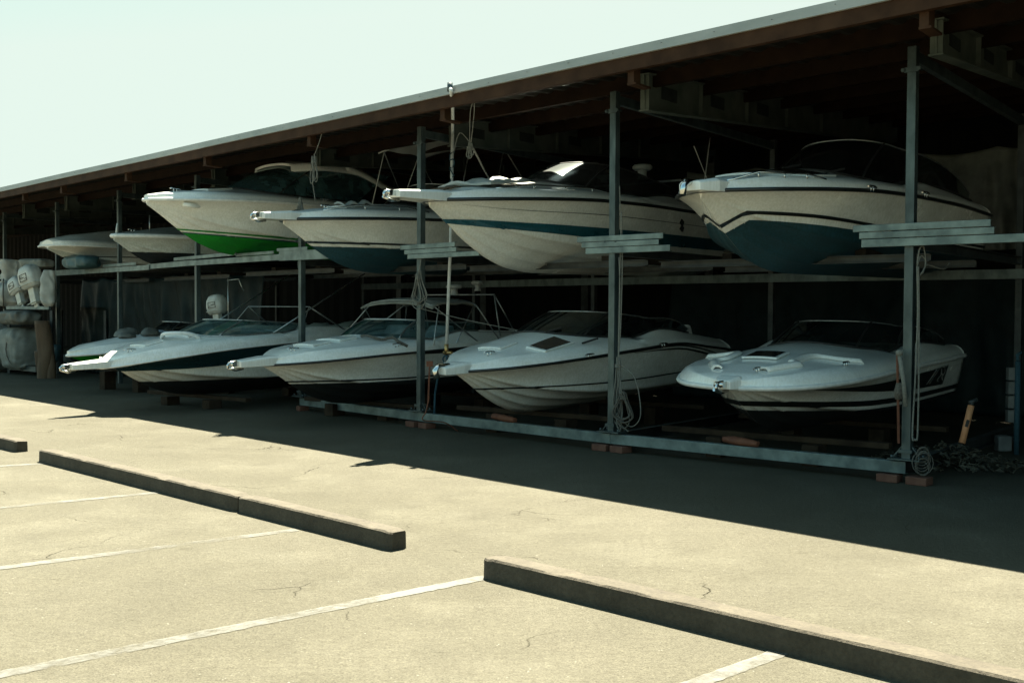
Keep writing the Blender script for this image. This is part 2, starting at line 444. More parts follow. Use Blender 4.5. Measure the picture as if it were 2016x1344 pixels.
# ------------------------------------------------------------------ wheel stops
def wheel_stop(a, b, label, seed, lift=0.0):
    a, b = Vector((a.x, a.y, 0)), Vector((b.x, b.y, 0))
    L = (b - a).length; ang = math.atan2(b.y - a.y, b.x - a.x)
    prof = [(-.076, 0), (-.072, .116), (-.062, .128), (.062, .128), (.072, .116), (.076, 0)]
    n = int(L * 26); mb = MB(); rows = []
    rnd = random.Random(seed)
    for i in range(n + 1):
        x = L * i / n
        e = min(x, L - x); k = 1 - .22 * max(0, 1 - e / .05)
        row = []
        for j, (y, z) in enumerate(prof):
            ch = 0
            if j in (1, 2, 3, 4): ch = max(0, noise.noise(Vector((x * 5, j * 3.7, seed))) - .22) * .022
            row.append((x, y * k * (1 - ch * 2) + .0015 * noise.noise(Vector((x * 9, j, seed + 5))), z * (1 if k > .99 else .94) - ch * (1 if j in (2, 3) else .3)))
        rows.append(row)
    mb.grid(rows, smooth=False)
    mb.add(rows[0], [tuple(range(6))]); mb.add(rows[-1], [tuple(range(6))])
    o = mb.build('wheel_stop', M['concrete'], loc=(a.x, a.y, 0))
    o.rotation_euler = (0, R(lift), ang)
    return tag(o, label, 'wheel stop', 'concrete wheel stops across the parking bays')
_a0, _a1 = ground(88, 907), ground(786, 1081)
_d = (_a1 - _a0)
wheel_stop(_a0, _a0 + _d * .668, 'long concrete wheel stop laid end to end with a shorter one', 1)
wheel_stop(_a0 + _d * .6705, _a1, 'shorter concrete wheel stop with a broken corner beside bare asphalt', 3)
_b0 = ground(966, 1134); _b1 = ground(1811, 1340); _e = (_b1 - _b0).normalized()
wheel_stop(_b0, _b0 + _e * 4.0, 'nearest concrete wheel stop, crumbling along its top edge', 4)
_c0 = ground(44, 889)
wheel_stop(_c0 - (_a1 - _a0).normalized() * 1.9, _c0, 'far concrete wheel stop with a rounded end at the left edge', 6)

# ------------------------------------------------------------------ racks: post positions (ground x, y) and tops
POST = [(-13.87, 29.9), (-11.0, 26.45), (-8.33, 23.2), (-5.80, 20.15), (-3.31, 17.2), (-1.24, 14.84), (1.15, 12.40), (3.71, 10.2)]
PX_TOP = [(11, 418), (113, 398), (236, 375), (389, 345), (592, 298), (831, 250), (1209, 181), (1791, 92)]
OUT = Vector((-.606, -.795, 0)).normalized()      # the racks and the boats point out of the shed this way
RIGHT = Vector((-OUT.y, OUT.x, 0))
def bay(i):
    a, b = Vector((*POST[i], 0)), Vector((*POST[i + 1], 0))
    d = (b - a).normalized()
    return (a + b) / 2, d, OUT                        # centre, rightwards, outwards
def post_dirs(i):
    d = (bay(i)[1] if i < 7 else bay(6)[1]) + (bay(i - 1)[1] if i > 0 else bay(0)[1])
    d.normalize(); return d, OUT
POST.append((POST[7][0] + 2.62, POST[7][1] - 2.1))
def rz_of(d): return math.atan2(d.y, d.x)

near = thing('boat_rack', 'near galvanized steel boat rack with a base beam raised on red bricks', 'boat rack', (POST[6][0], POST[6][1], 0))
far = thing('boat_rack', 'far run of the steel boat rack, its long shelf beam over the dark tarp', 'boat rack', (POST[2][0], POST[2][1], 0))
def local(o, p): return Vector(p) - Vector(o.location)
SHELF_PX = [(11, 545), (113, 538), (236, 530), (389, 517), (592, 503), (830, 492), (1207, 477), (1787, 457)]
SHELF_Z = []
for i in range(8):
    root = near if i >= 4 else far
    x, y = POST[i]
    top = at(*PX_TOP[i], y).z
    if i == 4: top = at(592, 447, y).z      # this post is cut off short under the boats
    SHELF_Z.append(at(*SHELF_PX[i], y).z)
    base = .22 if i >= 4 else 0.0
    d, n = post_dirs(i)
    mb = MB()
    c = local(root, (x, y, 0))
    mb.box(c + Vector((0, 0, (base + top) / 2)), (.085, .085, top - base), rz_of(d))
    p = mb.build('post', M['galv'], root, bevel=.006)
    # clamp near the top and at the shelf
    cl = MB()
    for z in (top - .22, SHELF_Z[i] + .0):
        cl.box(c + n * .05 + Vector((0, 0, z)), (.13, .018, .045), rz_of(d))
        for sx in (-1, 1):
            q = c + d * (sx * .075) + Vector((0, 0, z))
            cl.tube([q + n * .085, q - n * .03], .011, 6)
            cl.tube([q + n * .068, q + n * .078], .019, 6)
    cl.build('clamp', M['galv'], p)
    if i >= 4:   # foot
        ft = MB()
        ft.box(c + Vector((0, 0, .225)), (.30, .20, .014), rz_of(d))
        ft.box(c + Vector((0, 0, .30)), (.125, .125, .03), rz_of(d))
        for sx in (-1, 1):
            ft.beam(c + d * (sx * .05) + Vector((0, 0, .34)), c + d * (sx * .13) + Vector((0, 0, .235)), .03, .012)
            for sy in (-1, 1):
                q = c + d * (sx * .125) + n * (sy * .07) + Vector((0, 0, .232))
                ft.tube([q, q + Vector((0, 0, .03))], .014, 6)
        ft.build('foot_plate', M['galv'], p)
    # top rail running back into the shed
    back = 4.3
    if i == 4:
        w = at(592, 298, 20.6); c0 = c
        mb = MB(); mb.box(local(root, (w.x, w.y, (2.3 + w.z) / 2)), (.10, .10, w.z - 2.3), rz_of(d))
        mb.build('post', M['galv'], root, bevel=.006)
        c, top = local(root, (w.x, w.y, 0)), w.z
    a = c + Vector((0, 0, top - .09)) - n * .05
    r = MB(); r.beam(a, a - n * back, .06, .10)
    r.build('top_rail', M['galv'], root)
    if i == 4: c, top = c0, 4.0
    # bearer rail under the shelf
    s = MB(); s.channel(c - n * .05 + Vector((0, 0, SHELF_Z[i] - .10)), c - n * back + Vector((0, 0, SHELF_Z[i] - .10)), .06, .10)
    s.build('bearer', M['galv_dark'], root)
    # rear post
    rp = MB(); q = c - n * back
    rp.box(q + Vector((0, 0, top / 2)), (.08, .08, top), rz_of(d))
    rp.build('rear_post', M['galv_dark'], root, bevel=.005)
# shelf beams
def shelf(i, offs, root, mat, layers):
    x, y = POST[i]; c = local(root, (x, y, SHELF_Z[i])); d, n = post_dirs(i)
    for (l0, l1, dz, h, out) in layers:
        dl = bay(min(i, 6))[1] if True else d
        dr = bay(i)[1] if i < 7 else dl
        a = c + (bay(max(i - 1, 0))[1]) * l0 + n * out + Vector((0, 0, dz)); b = c + dr * l1 + n * out + Vector((0, 0, dz))
        MB().channel(a, b, .05, h, .006, -1).build('shelf_plank', mat, root, bevel=.004)
STUB = [(-.42, .72, .045, .072, .085), (-.34, .74, -.028, .066, .075), (-.30, 1.0, -.105, .080, .070)]
shelf(5, 0, near, M['galv_plank'], [(-.35, .80, .040, .060, .085), (-.27, .82, -.026, .058, .075), (-.20, 1.25, -.090, .060, .07)])
shelf(6, 0, near, M['galv_plank'], [(-.48, .72, .042, .060, .085), (-.42, .66, -.024, .058, .078), (-.36, .80, -.092, .068, .07)])
shelf(7, 0, near, M['galv_plank'], [(-.52, .74, .046, .062, .085), (-.46, .77, -.022, .060, .078), (-.44, 2.9, -.095, .074, .07)])
# long shelf beams on the far run
def long_beam(i, l0, l1, dz, h, out, root):
    d, n = post_dirs(i)
    a3 = Vector((*POST[i], SHELF_Z[i])); b3 = Vector((*POST[i + 1], SHELF_Z[i + 1]))
    a = a3.lerp(b3, l0) + n * out + Vector((0, 0, dz)); b = a3.lerp(b3, l1) + n * out + Vector((0, 0, dz))
    MB().channel(local(root, a), local(root, b), .05, h, .006, -1).build('shelf_plank', M['galv_plank'], root, bevel=.004)
long_beam(0, -.6, .12, 0, .13, .07, far)
long_beam(1, -.05, .55, 0, .13, .07, far); long_beam(1, .54, 1.45, -.01, .10, .08, far); long_beam(1, .82, 1.28, .085, .06, .075, far)
long_beam(2, .44, 1.0, -.005, .10, .07, far); long_beam(2, .78, 1.45, .09, .06, .08, far)
long_beam(3, .0, .97, -.01, .095, .07, far); long_beam(3, .45, .80, .075, .05, .075, far)
long_beam(4, -.18, .42, .0, .15, .075, near); long_beam(4, -.20, .10, .10, .05, .08, near)
# base beam on bricks
for i in (4, 5, 6):
    a, b = Vector((*POST[i], .145)), Vector((*POST[i + 1], .145))
    MB().channel(local(near, a), local(near, b), .09, .115, .008, -1).build('base_beam', M['galv_plank'], near, bevel=.004)
for i in (6, 7):
    d, n = post_dirs(i); a = Vector((*POST[i], .145)) - n * .06
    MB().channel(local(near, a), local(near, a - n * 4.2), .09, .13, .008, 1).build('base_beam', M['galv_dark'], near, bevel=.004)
# rear beam along the back of the shelf
for i in range(3, 8):
    d, n = post_dirs(i); d2, n2 = post_dirs(min(i + 1, 7))
    a = Vector((*POST[i], 2.08)) - n * 4.25; b = Vector((*POST[i + 1], 2.08)) - n2 * 4.25
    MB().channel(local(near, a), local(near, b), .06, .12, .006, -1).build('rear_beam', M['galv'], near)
# bunks that carry the hulls
for i in range(1, 7):
    c, d, n = bay(i); root = near if i >= 4 else far
    z = min(SHELF_Z[i], SHELF_Z[i + 1]) - .11
    for s in (-.80, .80):
        a = c + d * s - n * 1.1 + Vector((0, 0, z)); b = c + d * s - n * 4.2 + Vector((0, 0, z))
        MB().beam(local(root, a), local(root, b), .12, .07).build('bunk', M['wood_dark'], root, bevel=.006)
    for s in (.9, 2.6):
        a = c - d * 1.6 - n * s + Vector((0, 0, z - .085)); b = c + d * 1.6 - n * s + Vector((0, 0, z - .085))
        MB().channel(local(root, a), local(root, b), .06, .08).build('cross_beam', M['galv_dark'], root)

# bricks under the base beam
BL = [('left brick of the pair under the second post of the near rack', 5, -.12), ('right brick of the pair under the post left of the blue striped hull, ochre toned', 5, .16),
      ('left brick of the pair under the middle post with the rope hank', 6, -.13), ('right brick of the pair under the middle post with the rope hank', 6, .13),
      ('left brick of the pair under the foot of the rightmost front post', 7, -.16), ('right brick of the pair under the foot of the rightmost front post', 7, .12),
      ('single brick under the left end of the base beam', 4, .05)]
BL[0] = ('left brick of the pair under the post beside the white pipe', 5, -.12)
BL[1] = ('right brick of the pair under the post beside the white pipe', 5, .16)
for k, (lab, i, off) in enumerate(BL):
    d, n = post_dirs(i)
    p = Vector((*POST[i], 0)) + d * off + n * .02
    mb = MB(); mb.box((0, 0, .0375), (.20 if i != 4 else .14, .16, .075))
    o = mb.build('brick', M['brick'], bevel=.008, loc=p); o.rotation_euler = (0, 0, rz_of(d) + random.uniform(-.15, .15))
    tag(o, lab, 'brick', 'bricks under the base beam')

# ------------------------------------------------------------------ the shed
EDGE_A, EDGE_B = Vector((-9.02, 21.66, 0)), Vector((3.40, 8.55, 0))     # line of the eave on the ground
e_d = (EDGE_B - EDGE_A).normalized()                # along the eave, towards the right
e_n = OUT
ROOF_Z = 4.22
SLOPE = .08
shed = thing('boat_shed', 'long open fronted steel storage shed with a white eave', 'shed', (0, 17, 0))
def ls(p): return Vector(p) - Vector(shed.location)
R0 = EDGE_A - e_d * 44; R1 = EDGE_B + e_d * 11
def eave(a, b, n):
    Z = Vector((0, 0, 1))
    # gutter flashing: face plus folded top, slight wobble between fixings
    N = 240; rows = []
    for i in range(N + 1):
        p = a.lerp(b, i / N); w = .0022 * math.sin(i * .31) + .0016 * math.sin(i * .113)
        rows.append([ls(p + n * (-.10) + Z * (ROOF_Z + .005)), ls(p + n * (.0 + w) + Z * (ROOF_Z + w * .6)), ls(p + n * (.008 + w) + Z * (ROOF_Z - .092 + w)), ls(p + n * (-.03) + Z * (ROOF_Z - .095 + w))])
    mb = MB(); mb.grid(rows, smooth=False)
    gt = mb.build('eave_flashing', M['gutter'], shed)
    sc = MB()
    L = (b - a).length
    k = 0.3
    while k < L:
        q = ls(a + (b - a).normalized() * k + n * .016 + Z * (ROOF_Z - .03 - .035 * random.random()))
        sc.lathe([(0, .0), (.006, 0), (.006, .004), (0, .005)], q, 6); k += .62
    sc.build('screw', M['galv_dark'], gt)
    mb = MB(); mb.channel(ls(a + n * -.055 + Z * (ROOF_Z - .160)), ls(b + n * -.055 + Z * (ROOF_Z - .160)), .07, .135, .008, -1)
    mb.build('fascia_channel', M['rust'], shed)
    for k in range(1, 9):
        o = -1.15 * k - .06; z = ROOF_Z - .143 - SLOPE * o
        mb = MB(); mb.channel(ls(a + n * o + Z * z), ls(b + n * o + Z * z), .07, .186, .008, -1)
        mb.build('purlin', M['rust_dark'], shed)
eave(R0, R1, e_n)
# corrugated roof sheet
def skew(p):
    """distance along the eave from R0 and depth behind it"""
    q = p - R0; det = e_d.x * -OUT.y + e_d.y * OUT.x
    return (q.x * -OUT.y + q.y * OUT.x) / det, (e_d.x * q.y - e_d.y * q.x) / det
def roof_sheet(a, b, n, depth, slots):
    """ribbed sheeting; slots: (along0, along1, depth0, depth1) left open to let sun through"""
    L = (b - a).length; d = (b - a).normalized(); step = .0625
    N = int(L / step); mb = MB()
    cols = sorted({0, depth} | {q for sl in slots for q in sl[2:]})
    prof = [0, .03, .03, 0]
    m = len(cols)
    vs = [ls(a + d * (i * step) - n * c + Vector((0, 0, ROOF_Z - .085 + prof[i % 4] + SLOPE * c))) for i in range(N + 1) for c in cols]
    fs = []
    for i in range(N):
        x = (i + .5) * step
        for k in range(m - 1):
            c = (cols[k] + cols[k + 1]) / 2
            if any(q[0] < x < q[1] and q[2] < c < q[3] for q in slots): continue
            fs.append((i * m + k, i * m + k + 1, (i + 1) * m + k + 1, (i + 1) * m + k))
    mb.add(vs, fs)
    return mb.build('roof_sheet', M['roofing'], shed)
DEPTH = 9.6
# slots added to the roof, hidden behind purlins, to throw sun onto the cruiser
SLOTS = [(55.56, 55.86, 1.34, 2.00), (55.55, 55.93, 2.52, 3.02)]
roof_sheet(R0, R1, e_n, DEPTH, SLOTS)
# rafters and their end brackets
RPX = [(38, 392), (113, 372), (240, 342), (395, 302), (600, 258), (863, 205), (1235, 130), (1815, 40)]
def bracket(p):
    bk = MB()
    bk.beam(ls(Vector((p.x, p.y, 0)) - e_n * .13 + Vector((0, 0, ROOF_Z - .34))), ls(Vector((p.x, p.y, 0)) - e_n * .13 + Vector((0, 0, ROOF_Z - .10))), .10, .08, up=e_d)
    bk.beam(ls(Vector((p.x, p.y, 0)) - e_n * .08 + Vector((0, 0, ROOF_Z - .35))), ls(Vector((p.x, p.y, 0)) - e_n * .38 + Vector((0, 0, ROOF_Z - .35))), .10, .02)
    bk.build('rafter_bracket', M['rust'], shed)
def rafter(px, y_top, y_bot, depth):
    """deep lipped beam under the roof; (px, y_top) is its front end in the photo, depth its distance behind the eave"""
    q = on_line(px, y_top, EDGE_A, EDGE_B); y = q.y
    for _ in range(40): y += (depth - skew(at(px, y_top, y))[1]) * .8
    f = at(px, y_top, y); h = (y_bot - y_top) * y / F_PX
    top = min(f.z, ROOF_Z - .10 + SLOPE * depth); a = Vector((f.x, f.y, 0)); Z = Vector((0, 0, 1)); w = .13
    run = DEPTH - depth - .1; b = a - OUT * run; zb = SLOPE * run
    mb = MB()
    mb.beam(ls(a + Z * (top - h / 2)), ls(b + Z * (top - h / 2 + zb)), .016, h - .03)
    for z in (top - .008, top - h + .008): mb.beam(ls(a + Z * z), ls(b + Z * (z + zb)), w, .016)
    for k in range(0, 5):
        q = a - OUT * (1.25 * k + .02); zz = SLOPE * 1.25 * k
        mb.beam(ls(q + Z * (top - h / 2 + zz)), ls(q - OUT * .012 + Z * (top - h / 2 + zz)), w - .02, h - .034)
    r = mb.build('rafter', M['rafter'], shed)
    for k in (.55, 1.75, 3.05):
        q = a - OUT * k
        pl = MB(); pl.box(ls(q + Z * (top - h * .47 + SLOPE * k)), (.36, .026, h * .36), rz_of(OUT))  # dark plate coloured like the shade inside a web opening
        pl.build('opening_plate', M['rafter_opening'], r)
for px, py in RPX: bracket(on_line(px, py, EDGE_A, EDGE_B))
for args in ((45, 392, 420, 2.0), (128, 374, 402, 2.0), (262, 345, 376, 2.0), (418, 310, 346, 2.0), (625, 262, 296, 1.9), (888, 208, 262, 1.5), (1268, 132, 205, 1.0), (1843, 36, 108, 1.0), (-60, 412, 436, 2.0), (-190, 436, 458, 2.0), (2700, -150, -40, 1.0)):
    rafter(*args)
# back wall and rear columns
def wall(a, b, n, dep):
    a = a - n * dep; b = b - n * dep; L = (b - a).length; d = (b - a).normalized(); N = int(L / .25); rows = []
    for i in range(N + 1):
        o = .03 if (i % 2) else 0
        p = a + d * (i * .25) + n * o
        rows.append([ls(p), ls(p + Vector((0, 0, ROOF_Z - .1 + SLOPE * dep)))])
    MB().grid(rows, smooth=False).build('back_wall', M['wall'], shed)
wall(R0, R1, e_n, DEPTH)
for k in range(9):
    p = R1 - e_d * (2.0 + 3.3 * k) - e_n * (DEPTH - .25)
    MB().box(ls(p + Vector((0, 0, 2.3))), (.2, .2, 4.6), rz_of(e_d)).build('rear_column', M['galv_dark'], shed)
# far end wall on the right, beyond the frame
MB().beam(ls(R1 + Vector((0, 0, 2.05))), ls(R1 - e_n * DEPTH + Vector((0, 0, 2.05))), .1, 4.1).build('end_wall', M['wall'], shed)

# ------------------------------------------------------------------ tarps hung inside
def hung_tarp(a, b, z0, z1, mat, label, seed, amp=.10, gather=0.0):
    a, b = Vector((*a, 0)), Vector((*b, 0)); d = (b - a).normalized(); n = Vector((d.y, -d.x, 0)); L = (b - a).length
    N, K = max(60, int(L * 14)), 30; rows = []
    for i in range(N + 1):
        u = i / N; row = []
        for k in range(K + 1):
            v = k / K; z = z1 + (z0 - z1) * v
            P = Vector((u * L * 1.5, z * .35 + u * L * .5 * gather, seed))
            o = amp * (noise.noise(P * 1.7) * 1.2 + (1 - abs(noise.noise(P * 2.9 + Vector((3, 1, 2))))) * .9 + noise.noise(Vector((u * L * 5 + z * 1.2 * gather, z * .7, seed + 9))) * .45)
            sag = -.07 * math.sin(math.pi * ((u * L) % 1.1) / 1.1) * (1 - v)
            row.append(a + d * (u * L) + n * (o * (.25 + .75 * min(1, v * 3))) + Vector((0, 0, z + sag)))
        rows.append(row)
    o = a.copy()
    mb = MB(); mb.shell([[p - o for p in r] for r in rows], .004)
    return tag(mb.build('tarp', mat, loc=o), label, 'tarp', 'tarps hung behind the racks')
def back_of(i, s):
    d, n = post_dirs(i); p = Vector((*POST[i], 0)) - n * s; return (p.x, p.y)
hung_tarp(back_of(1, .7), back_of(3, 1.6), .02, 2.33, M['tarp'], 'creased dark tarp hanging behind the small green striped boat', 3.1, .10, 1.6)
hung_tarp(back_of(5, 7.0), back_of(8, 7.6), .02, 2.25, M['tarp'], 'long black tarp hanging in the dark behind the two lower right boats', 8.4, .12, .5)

# ------------------------------------------------------------------ boats
class Boat:
    def __init__(s, name, label, bayi, bow, L, B, kz, D, pitch=0.0, lat=0.0, roll=0.0, flip=False, group='boats stored on the racks', cat='boat', yaw=0.0,
                 keel=None, chy=None, chz=None, shy=None, shz=None, crown=None, side=None, tc=.50, bul=.12, stem=1.0, flare=.7, ck=.5, bk=.8):
        c = bay(bayi)[0]; d, n = RIGHT, OUT
        s.L, s.B, s.D, s.tc = L, B, D, tc
        s.flare = flare
        s.keel = curve(keel or [(0, 0), (.55, 0), (.68, .01), (.76, .06), (.83, .19), (.90, .42), (.96, .68), (1, .84)])
        s.shy = curve(shy or [(0, .93), (.25, .99), (.45, 1), (.65, .94), (.80, .77), (.90, .53), (.96, .29), (1, .07)])
        s.shz = curve(shz or [(0, .98), (.3, 1), (.6, 1.01), (1, 1.0)])
        s.chy = curve(chy or [(0, .82), (.4, .84), (.6, .77), (.75, .58), (.85, .36), (.92, .19), (.97, .07), (1, .012)])
        s.chz = curve(chz or [(0, .30), (.4, .32), (.6, .37), (.75, .47), (.87, .63), (.95, .80), (1, .90)])
        cr = crown or [(0, .05), (.5, .25), (.68, .30), (.8, .17), (.92, .07), (1, .03)]
        s.crown = curve([(t_, v_ * ck) for t_, v_ in cr]); s.bul = bul * bk
        s.side = curve(side or [(0, .10), (.3, .16), (.5, .22), (.7, .16), (.9, .06), (1, .02)])
        n2 = Matrix.Rotation(R(yaw), 3, 'Z') @ n
        fwd = -n2 if flip else n2
        bow_p = c + d * lat + n2 * bow
        loc = bow_p - n2 * L if not flip else bow_p
        # rotate about the middle so that pitch keeps the keel height
        th = R(pitch)
        s.root = thing(name, label, cat, (0, 0, 0), (R(roll), th, rz_of(fwd)), group)
        mid = .55 * L
        s.root.location = Vector((loc.x, loc.y, kz)) + Vector((0, 0, mid * math.sin(th)))
        if flip: s.root.location = Vector((loc.x, loc.y, kz)) + Vector((0, 0, mid * math.sin(th)))
    # hull surface: v 0 keel .. 1 chine .. 2 sheer, side +1 port
    def hp(s, t, v, sd, off=0.0):
        h = s.B / 2
        yc, zc = s.chy(t) * h, s.chz(t) * s.D
        ys, zs = s.shy(t) * h, s.shz(t) * s.D
        zk = min(s.keel(t) * s.D, zc - .002)
        if v <= 1:
            y = yc * v; z = zk + (zc - zk) * (v ** 1.08)
            for q in (.34, .66, .97):
                if q - .03 < v <= q: z -= .012 * (v - q + .03) / .03 * min(1, yc * 3)
        else:
            w = v - 1
            fl = 1 + s.flare * max(0, min(1, (t - .5) / .4))
            if t < .55: fl = 1 - .25 * (1 - t / .55)
            y = yc + (ys - yc) * (w ** fl) ; z = zc + (zs - zc) * w
        return Vector((t * s.L, y * sd, z))
    def v_at(s, t, zf):
        """v where the hull surface reaches the height zf (fraction of D); 0 if the keel is already higher"""
        z = zf * s.D
        if s.hp(t, 0, 1).z >= z: return 0.0
        lo, hi = 0.0, 2.0
        for _ in range(22):
            m = (lo + hi) / 2
            if s.hp(t, m, 1).z < z: lo = m
            else: hi = m
        return lo
    def hn(s, t, v, sd):
        e = 1e-3
        a = s.hp(min(1, t + e), v, sd) - s.hp(max(0, t - e), v, sd)
        vv = min(max(v, .01), 1.99)
        b = s.hp(t, vv + .01, sd) - s.hp(t, vv - .01, sd)
        n = a.cross(b) * -sd
        if n.y * sd < 0: n = -n
        return n.normalized() if n.length > 1e-12 else Vector((0, sd, 0))
    TS = sorted(set([i / 40 for i in range(0, 27)] + [.65 + .35 * (1 - (1 - i / 44) ** 1.35) for i in range(45)]))
    VS = [0, .15, .31, .34, .37, .5, .63, .66, .69, .8, .94, .97] + [1 + i / 22 for i in range(23)]
    def hull(s, mats, bottom=1, strips=(), top=0):
        """strips: (material index, [(t, v_low, v_high) ...]) on both sides"""
        mb = MB()
        for sd in (1, -1):
            nb = sum(1 for v in s.VS if v <= 1)
            R_ = [[s.hp(t, v, sd) for v in s.VS] for t in s.TS]
            mb.mi = bottom; mb.grid([r[:nb] for r in R_])
            mb.mi = top; mb.grid([r[nb - 1:] for r in R_])
            for mi, pts in strips:
                lo = curve([(p[0], p[1]) for p in pts]); hi = curve([(p[0], p[2]) for p in pts])
                bot = len(pts[0]) > 3 and pts[0][1] < 0
                if len(pts[0]) > 3:       # heights instead of v
                    lo0, hi0 = lo, hi
                    lo = lambda t, f=lo0: s.v_at(t, f(t)); hi = lambda t, f=hi0: s.v_at(t, f(t))
                t0, t1 = pts[0][0], pts[-1][0]; rows = []
                for t in sorted({t0, t1} | {t for t in s.TS if t0 < t < t1} | {t0 + (t1 - t0) * q / 60 for q in range(61)}):
                    vl, vh = lo(t), hi(t)
                    vs = [min(max(v, vl), vh) for v in s.VS]
                    rows.append([s.hp(t, v, sd) + s.hn(t, v, sd) * (.005 if bot else .009) for v in vs])
                mb.mi = mi; mb.grid(rows)
        mb.mi = top
        tr = [s.hp(0, v, 1) for v in s.VS] + [s.hp(0, v, -1) for v in reversed(s.VS)]
        mb.add(tr, [tuple(range(len(tr)))])
        bw = [s.hp(1, v, 1) for v in s.VS] + [s.hp(1, v, -1) for v in reversed(s.VS)]
        mb.add(bw, [tuple(range(len(bw)))])
        s.h = mb.build('hull', mats, s.root)
        return s.h
    def prof(s, t):
        """deck half section from the sheer to the centre line"""
        h = s.B / 2; ys, zs = s.shy(t) * h, s.shz(t) * s.D
        b = s.bul * (1 if t < .9 else 1 - .35 * (t - .9) / .1)
        if t >= s.tc:
            c = s.crown(t)
            base = [(ys, zs), (ys - min(.012, ys * .2), zs + b * .55), (ys - min(.05, ys * .3), zs + b * .92), (ys * .86, zs + b + .035 * min(1, ys * 2))]
            n = 9; y0, z0 = base[-1]
            for i in range(1, n + 1):
                u = i / n
                y = y0 * (1 - u); z = z0 + c * (math.sin(u * math.pi / 2) ** 1.35)
                base.append((y, z))
            return base
        q_ = max(0, min(1, (s.tc - t) / .14)); q_ = q_ * q_ * (3 - 2 * q_)
        sc = s.side(t) * .62 * q_ + .03 * (1 - q_)
        base = [(ys, zs), (ys - .015, zs + b * .55), (ys - .05, zs + b * .92), (ys - .09, zs + b + .02)]
        base += [(ys - .14, zs + b + sc * .75), (ys - .18, zs + b + sc * .97), (ys - .24, zs + b + sc), (ys - .27, zs + b + sc - .04), (ys - .28, zs - .25), (ys - .32, zs - .30), (ys * .4, zs - .30), (ys * .2, zs - .3), (0, zs - .3)]
        return base
    def dz(s, t, y):
        p = s.prof(t); y = abs(y)
        for i in range(len(p) - 1):
            y1, z1 = p[i]; y2, z2 = p[i + 1]
            if y2 <= y <= y1: return z1 + (z2 - z1) * ((y1 - y) / (y1 - y2) if y1 > y2 else 0)
        return p[-1][1] if y < p[-1][0] + 1e-6 else p[0][1]
    def dp(s, t, y, up=0.0): return Vector((t * s.L, y, s.dz(t, y) + up))
    def deck(s, mat, rub='black', rub_r=.022):
        ts = sorted(set(s.TS + [s.tc - .0005, s.tc, s.tc + .03]))
        rows = []
        for t in ts:
            p = s.prof(t)
            rows.append([Vector((t * s.L, y, z)) for y, z in p] + [Vector((t * s.L, -y, z)) for y, z in reversed(p[:-1])])
        mb = MB(); mb.grid(rows)
        mb.add(rows[0], [tuple(range(len(rows[0])))])
        mb.add(rows[-1], [tuple(range(len(rows[-1])))])
        s.dk = mb.build('deck', mat, s.root)
        if rub:
            path = [s.hp(t, 2, 1) + Vector((0, .006, 0)) for t in s.TS] + [s.hp(t, 2, -1) - Vector((0, .006, 0)) for t in reversed(s.TS)]
            MB().tube(path, rub_r, 6).build('rub_rail', M[rub], s.root)
        return s.dk
    def screen(s, tf, ta, w, h, rake, mat='glass_dark', exp=2.5, top_w=.86, aft=.25, rail='alu', mull=(.36,), rail_r=.014, base='rubber', tail=.0, name='windshield', dk_up=.0):
        """wrap-round windscreen: returns the top curve"""
        N = 48; W = s.B / 2 * w
        lo, hi = [], []
        for i in range(N + 1):
            a = -math.pi / 2 + math.pi * i / N
            ca, sa = max(0, math.cos(a)) ** (2 / exp), math.copysign(abs(math.sin(a)) ** (2 / exp), math.sin(a))
            t = ta + (tf - ta) * ca; y = W * sa
            p = Vector((t * s.L, y, s.zdeck_outer(t, y) + .01 + dk_up))
            lo.append(p)
            k = aft + (1 - aft) * (ca ** .9)
            hi.append(Vector((t * s.L - rake * k - tail * (1 - ca), y * (top_w + (1 - top_w) * (1 - ca) * .6), p.z * .0 + lo[-1].z + h * k)))
        # level the top edge
        zt = max(q.z for q in hi)
        for i, q in enumerate(hi):
            a = -math.pi / 2 + math.pi * i / N; ca = max(0, math.cos(a)) ** (2 / exp)
            q.z = lo[i].z + (zt - lo[i].z) * (aft + (1 - aft) * ca ** .8)
        rows = []
        for k in range(7):
            u = k / 6; rows.append([lo[i].lerp(hi[i], u) + Vector((.05 * math.sin(u * math.pi), 0, .0)) for i in range(N + 1)])
        g = MB().grid(rows).build(name, M[mat], s.root)
        if rail: MB().tube(hi, rail_r, 6).build('top_rail', M[rail], g)
        if base: MB().tube(lo, .016, 6).build('base_seal', M[base], g)
        for u in mull:
            for sg in (-1, 1):
                mb = MB(); mb.tube([r[int(round(N / 2 + sg * u * N / 2))] for r in rows], .013, 6); mb.build('mullion', M[base or 'rubber'], g)
        s.scr = (lo, hi, rows); s.glass = g
        return g
    def zdeck_outer(s, t, y):
        """deck height, bridging the open cockpit with the coaming top"""
        if t >= s.tc: return s.dz(t, y)
        p = s.prof(t); return p[6][1] if abs(y) < p[6][0] else s.dz(t, y)
    def part(s, name, mb, mat, parent=None, bevel=0.0):
        return mb.build(name, M[mat] if isinstance(mat, str) else mat, parent or s.root, bevel)
    def pulpit(s, out=.5, w=.34, z=.0, roller=True, th=.085, mat='deck', drop=.02):
        zt = s.shz(1) * s.D + s.bul * .65 + z; x0 = s.L
        mb = MB(); rows = []
        for x, ww, hh in ((-.75, w * 1.0, th * .5), (-.25, w, th), (0.0, w * .92, th), (out * .75, w * .62, th * .8), (out, w * .5, th * .7)):
            zz = zt - drop * max(0, x / out)
            rows.append([Vector((x0 + x, yy * ww / 2, zz + dz * hh)) for yy, dz in ((-1, -.9), (-1, .3), (-.8, .6), (.8, .6), (1, .3), (1, -.9))])
        mb.grid(rows, smooth=False, closed_u=True); mb.add(rows[0], [(0, 1, 2, 3, 4, 5)]); mb.add(rows[-1], [(0, 1, 2, 3, 4, 5)])
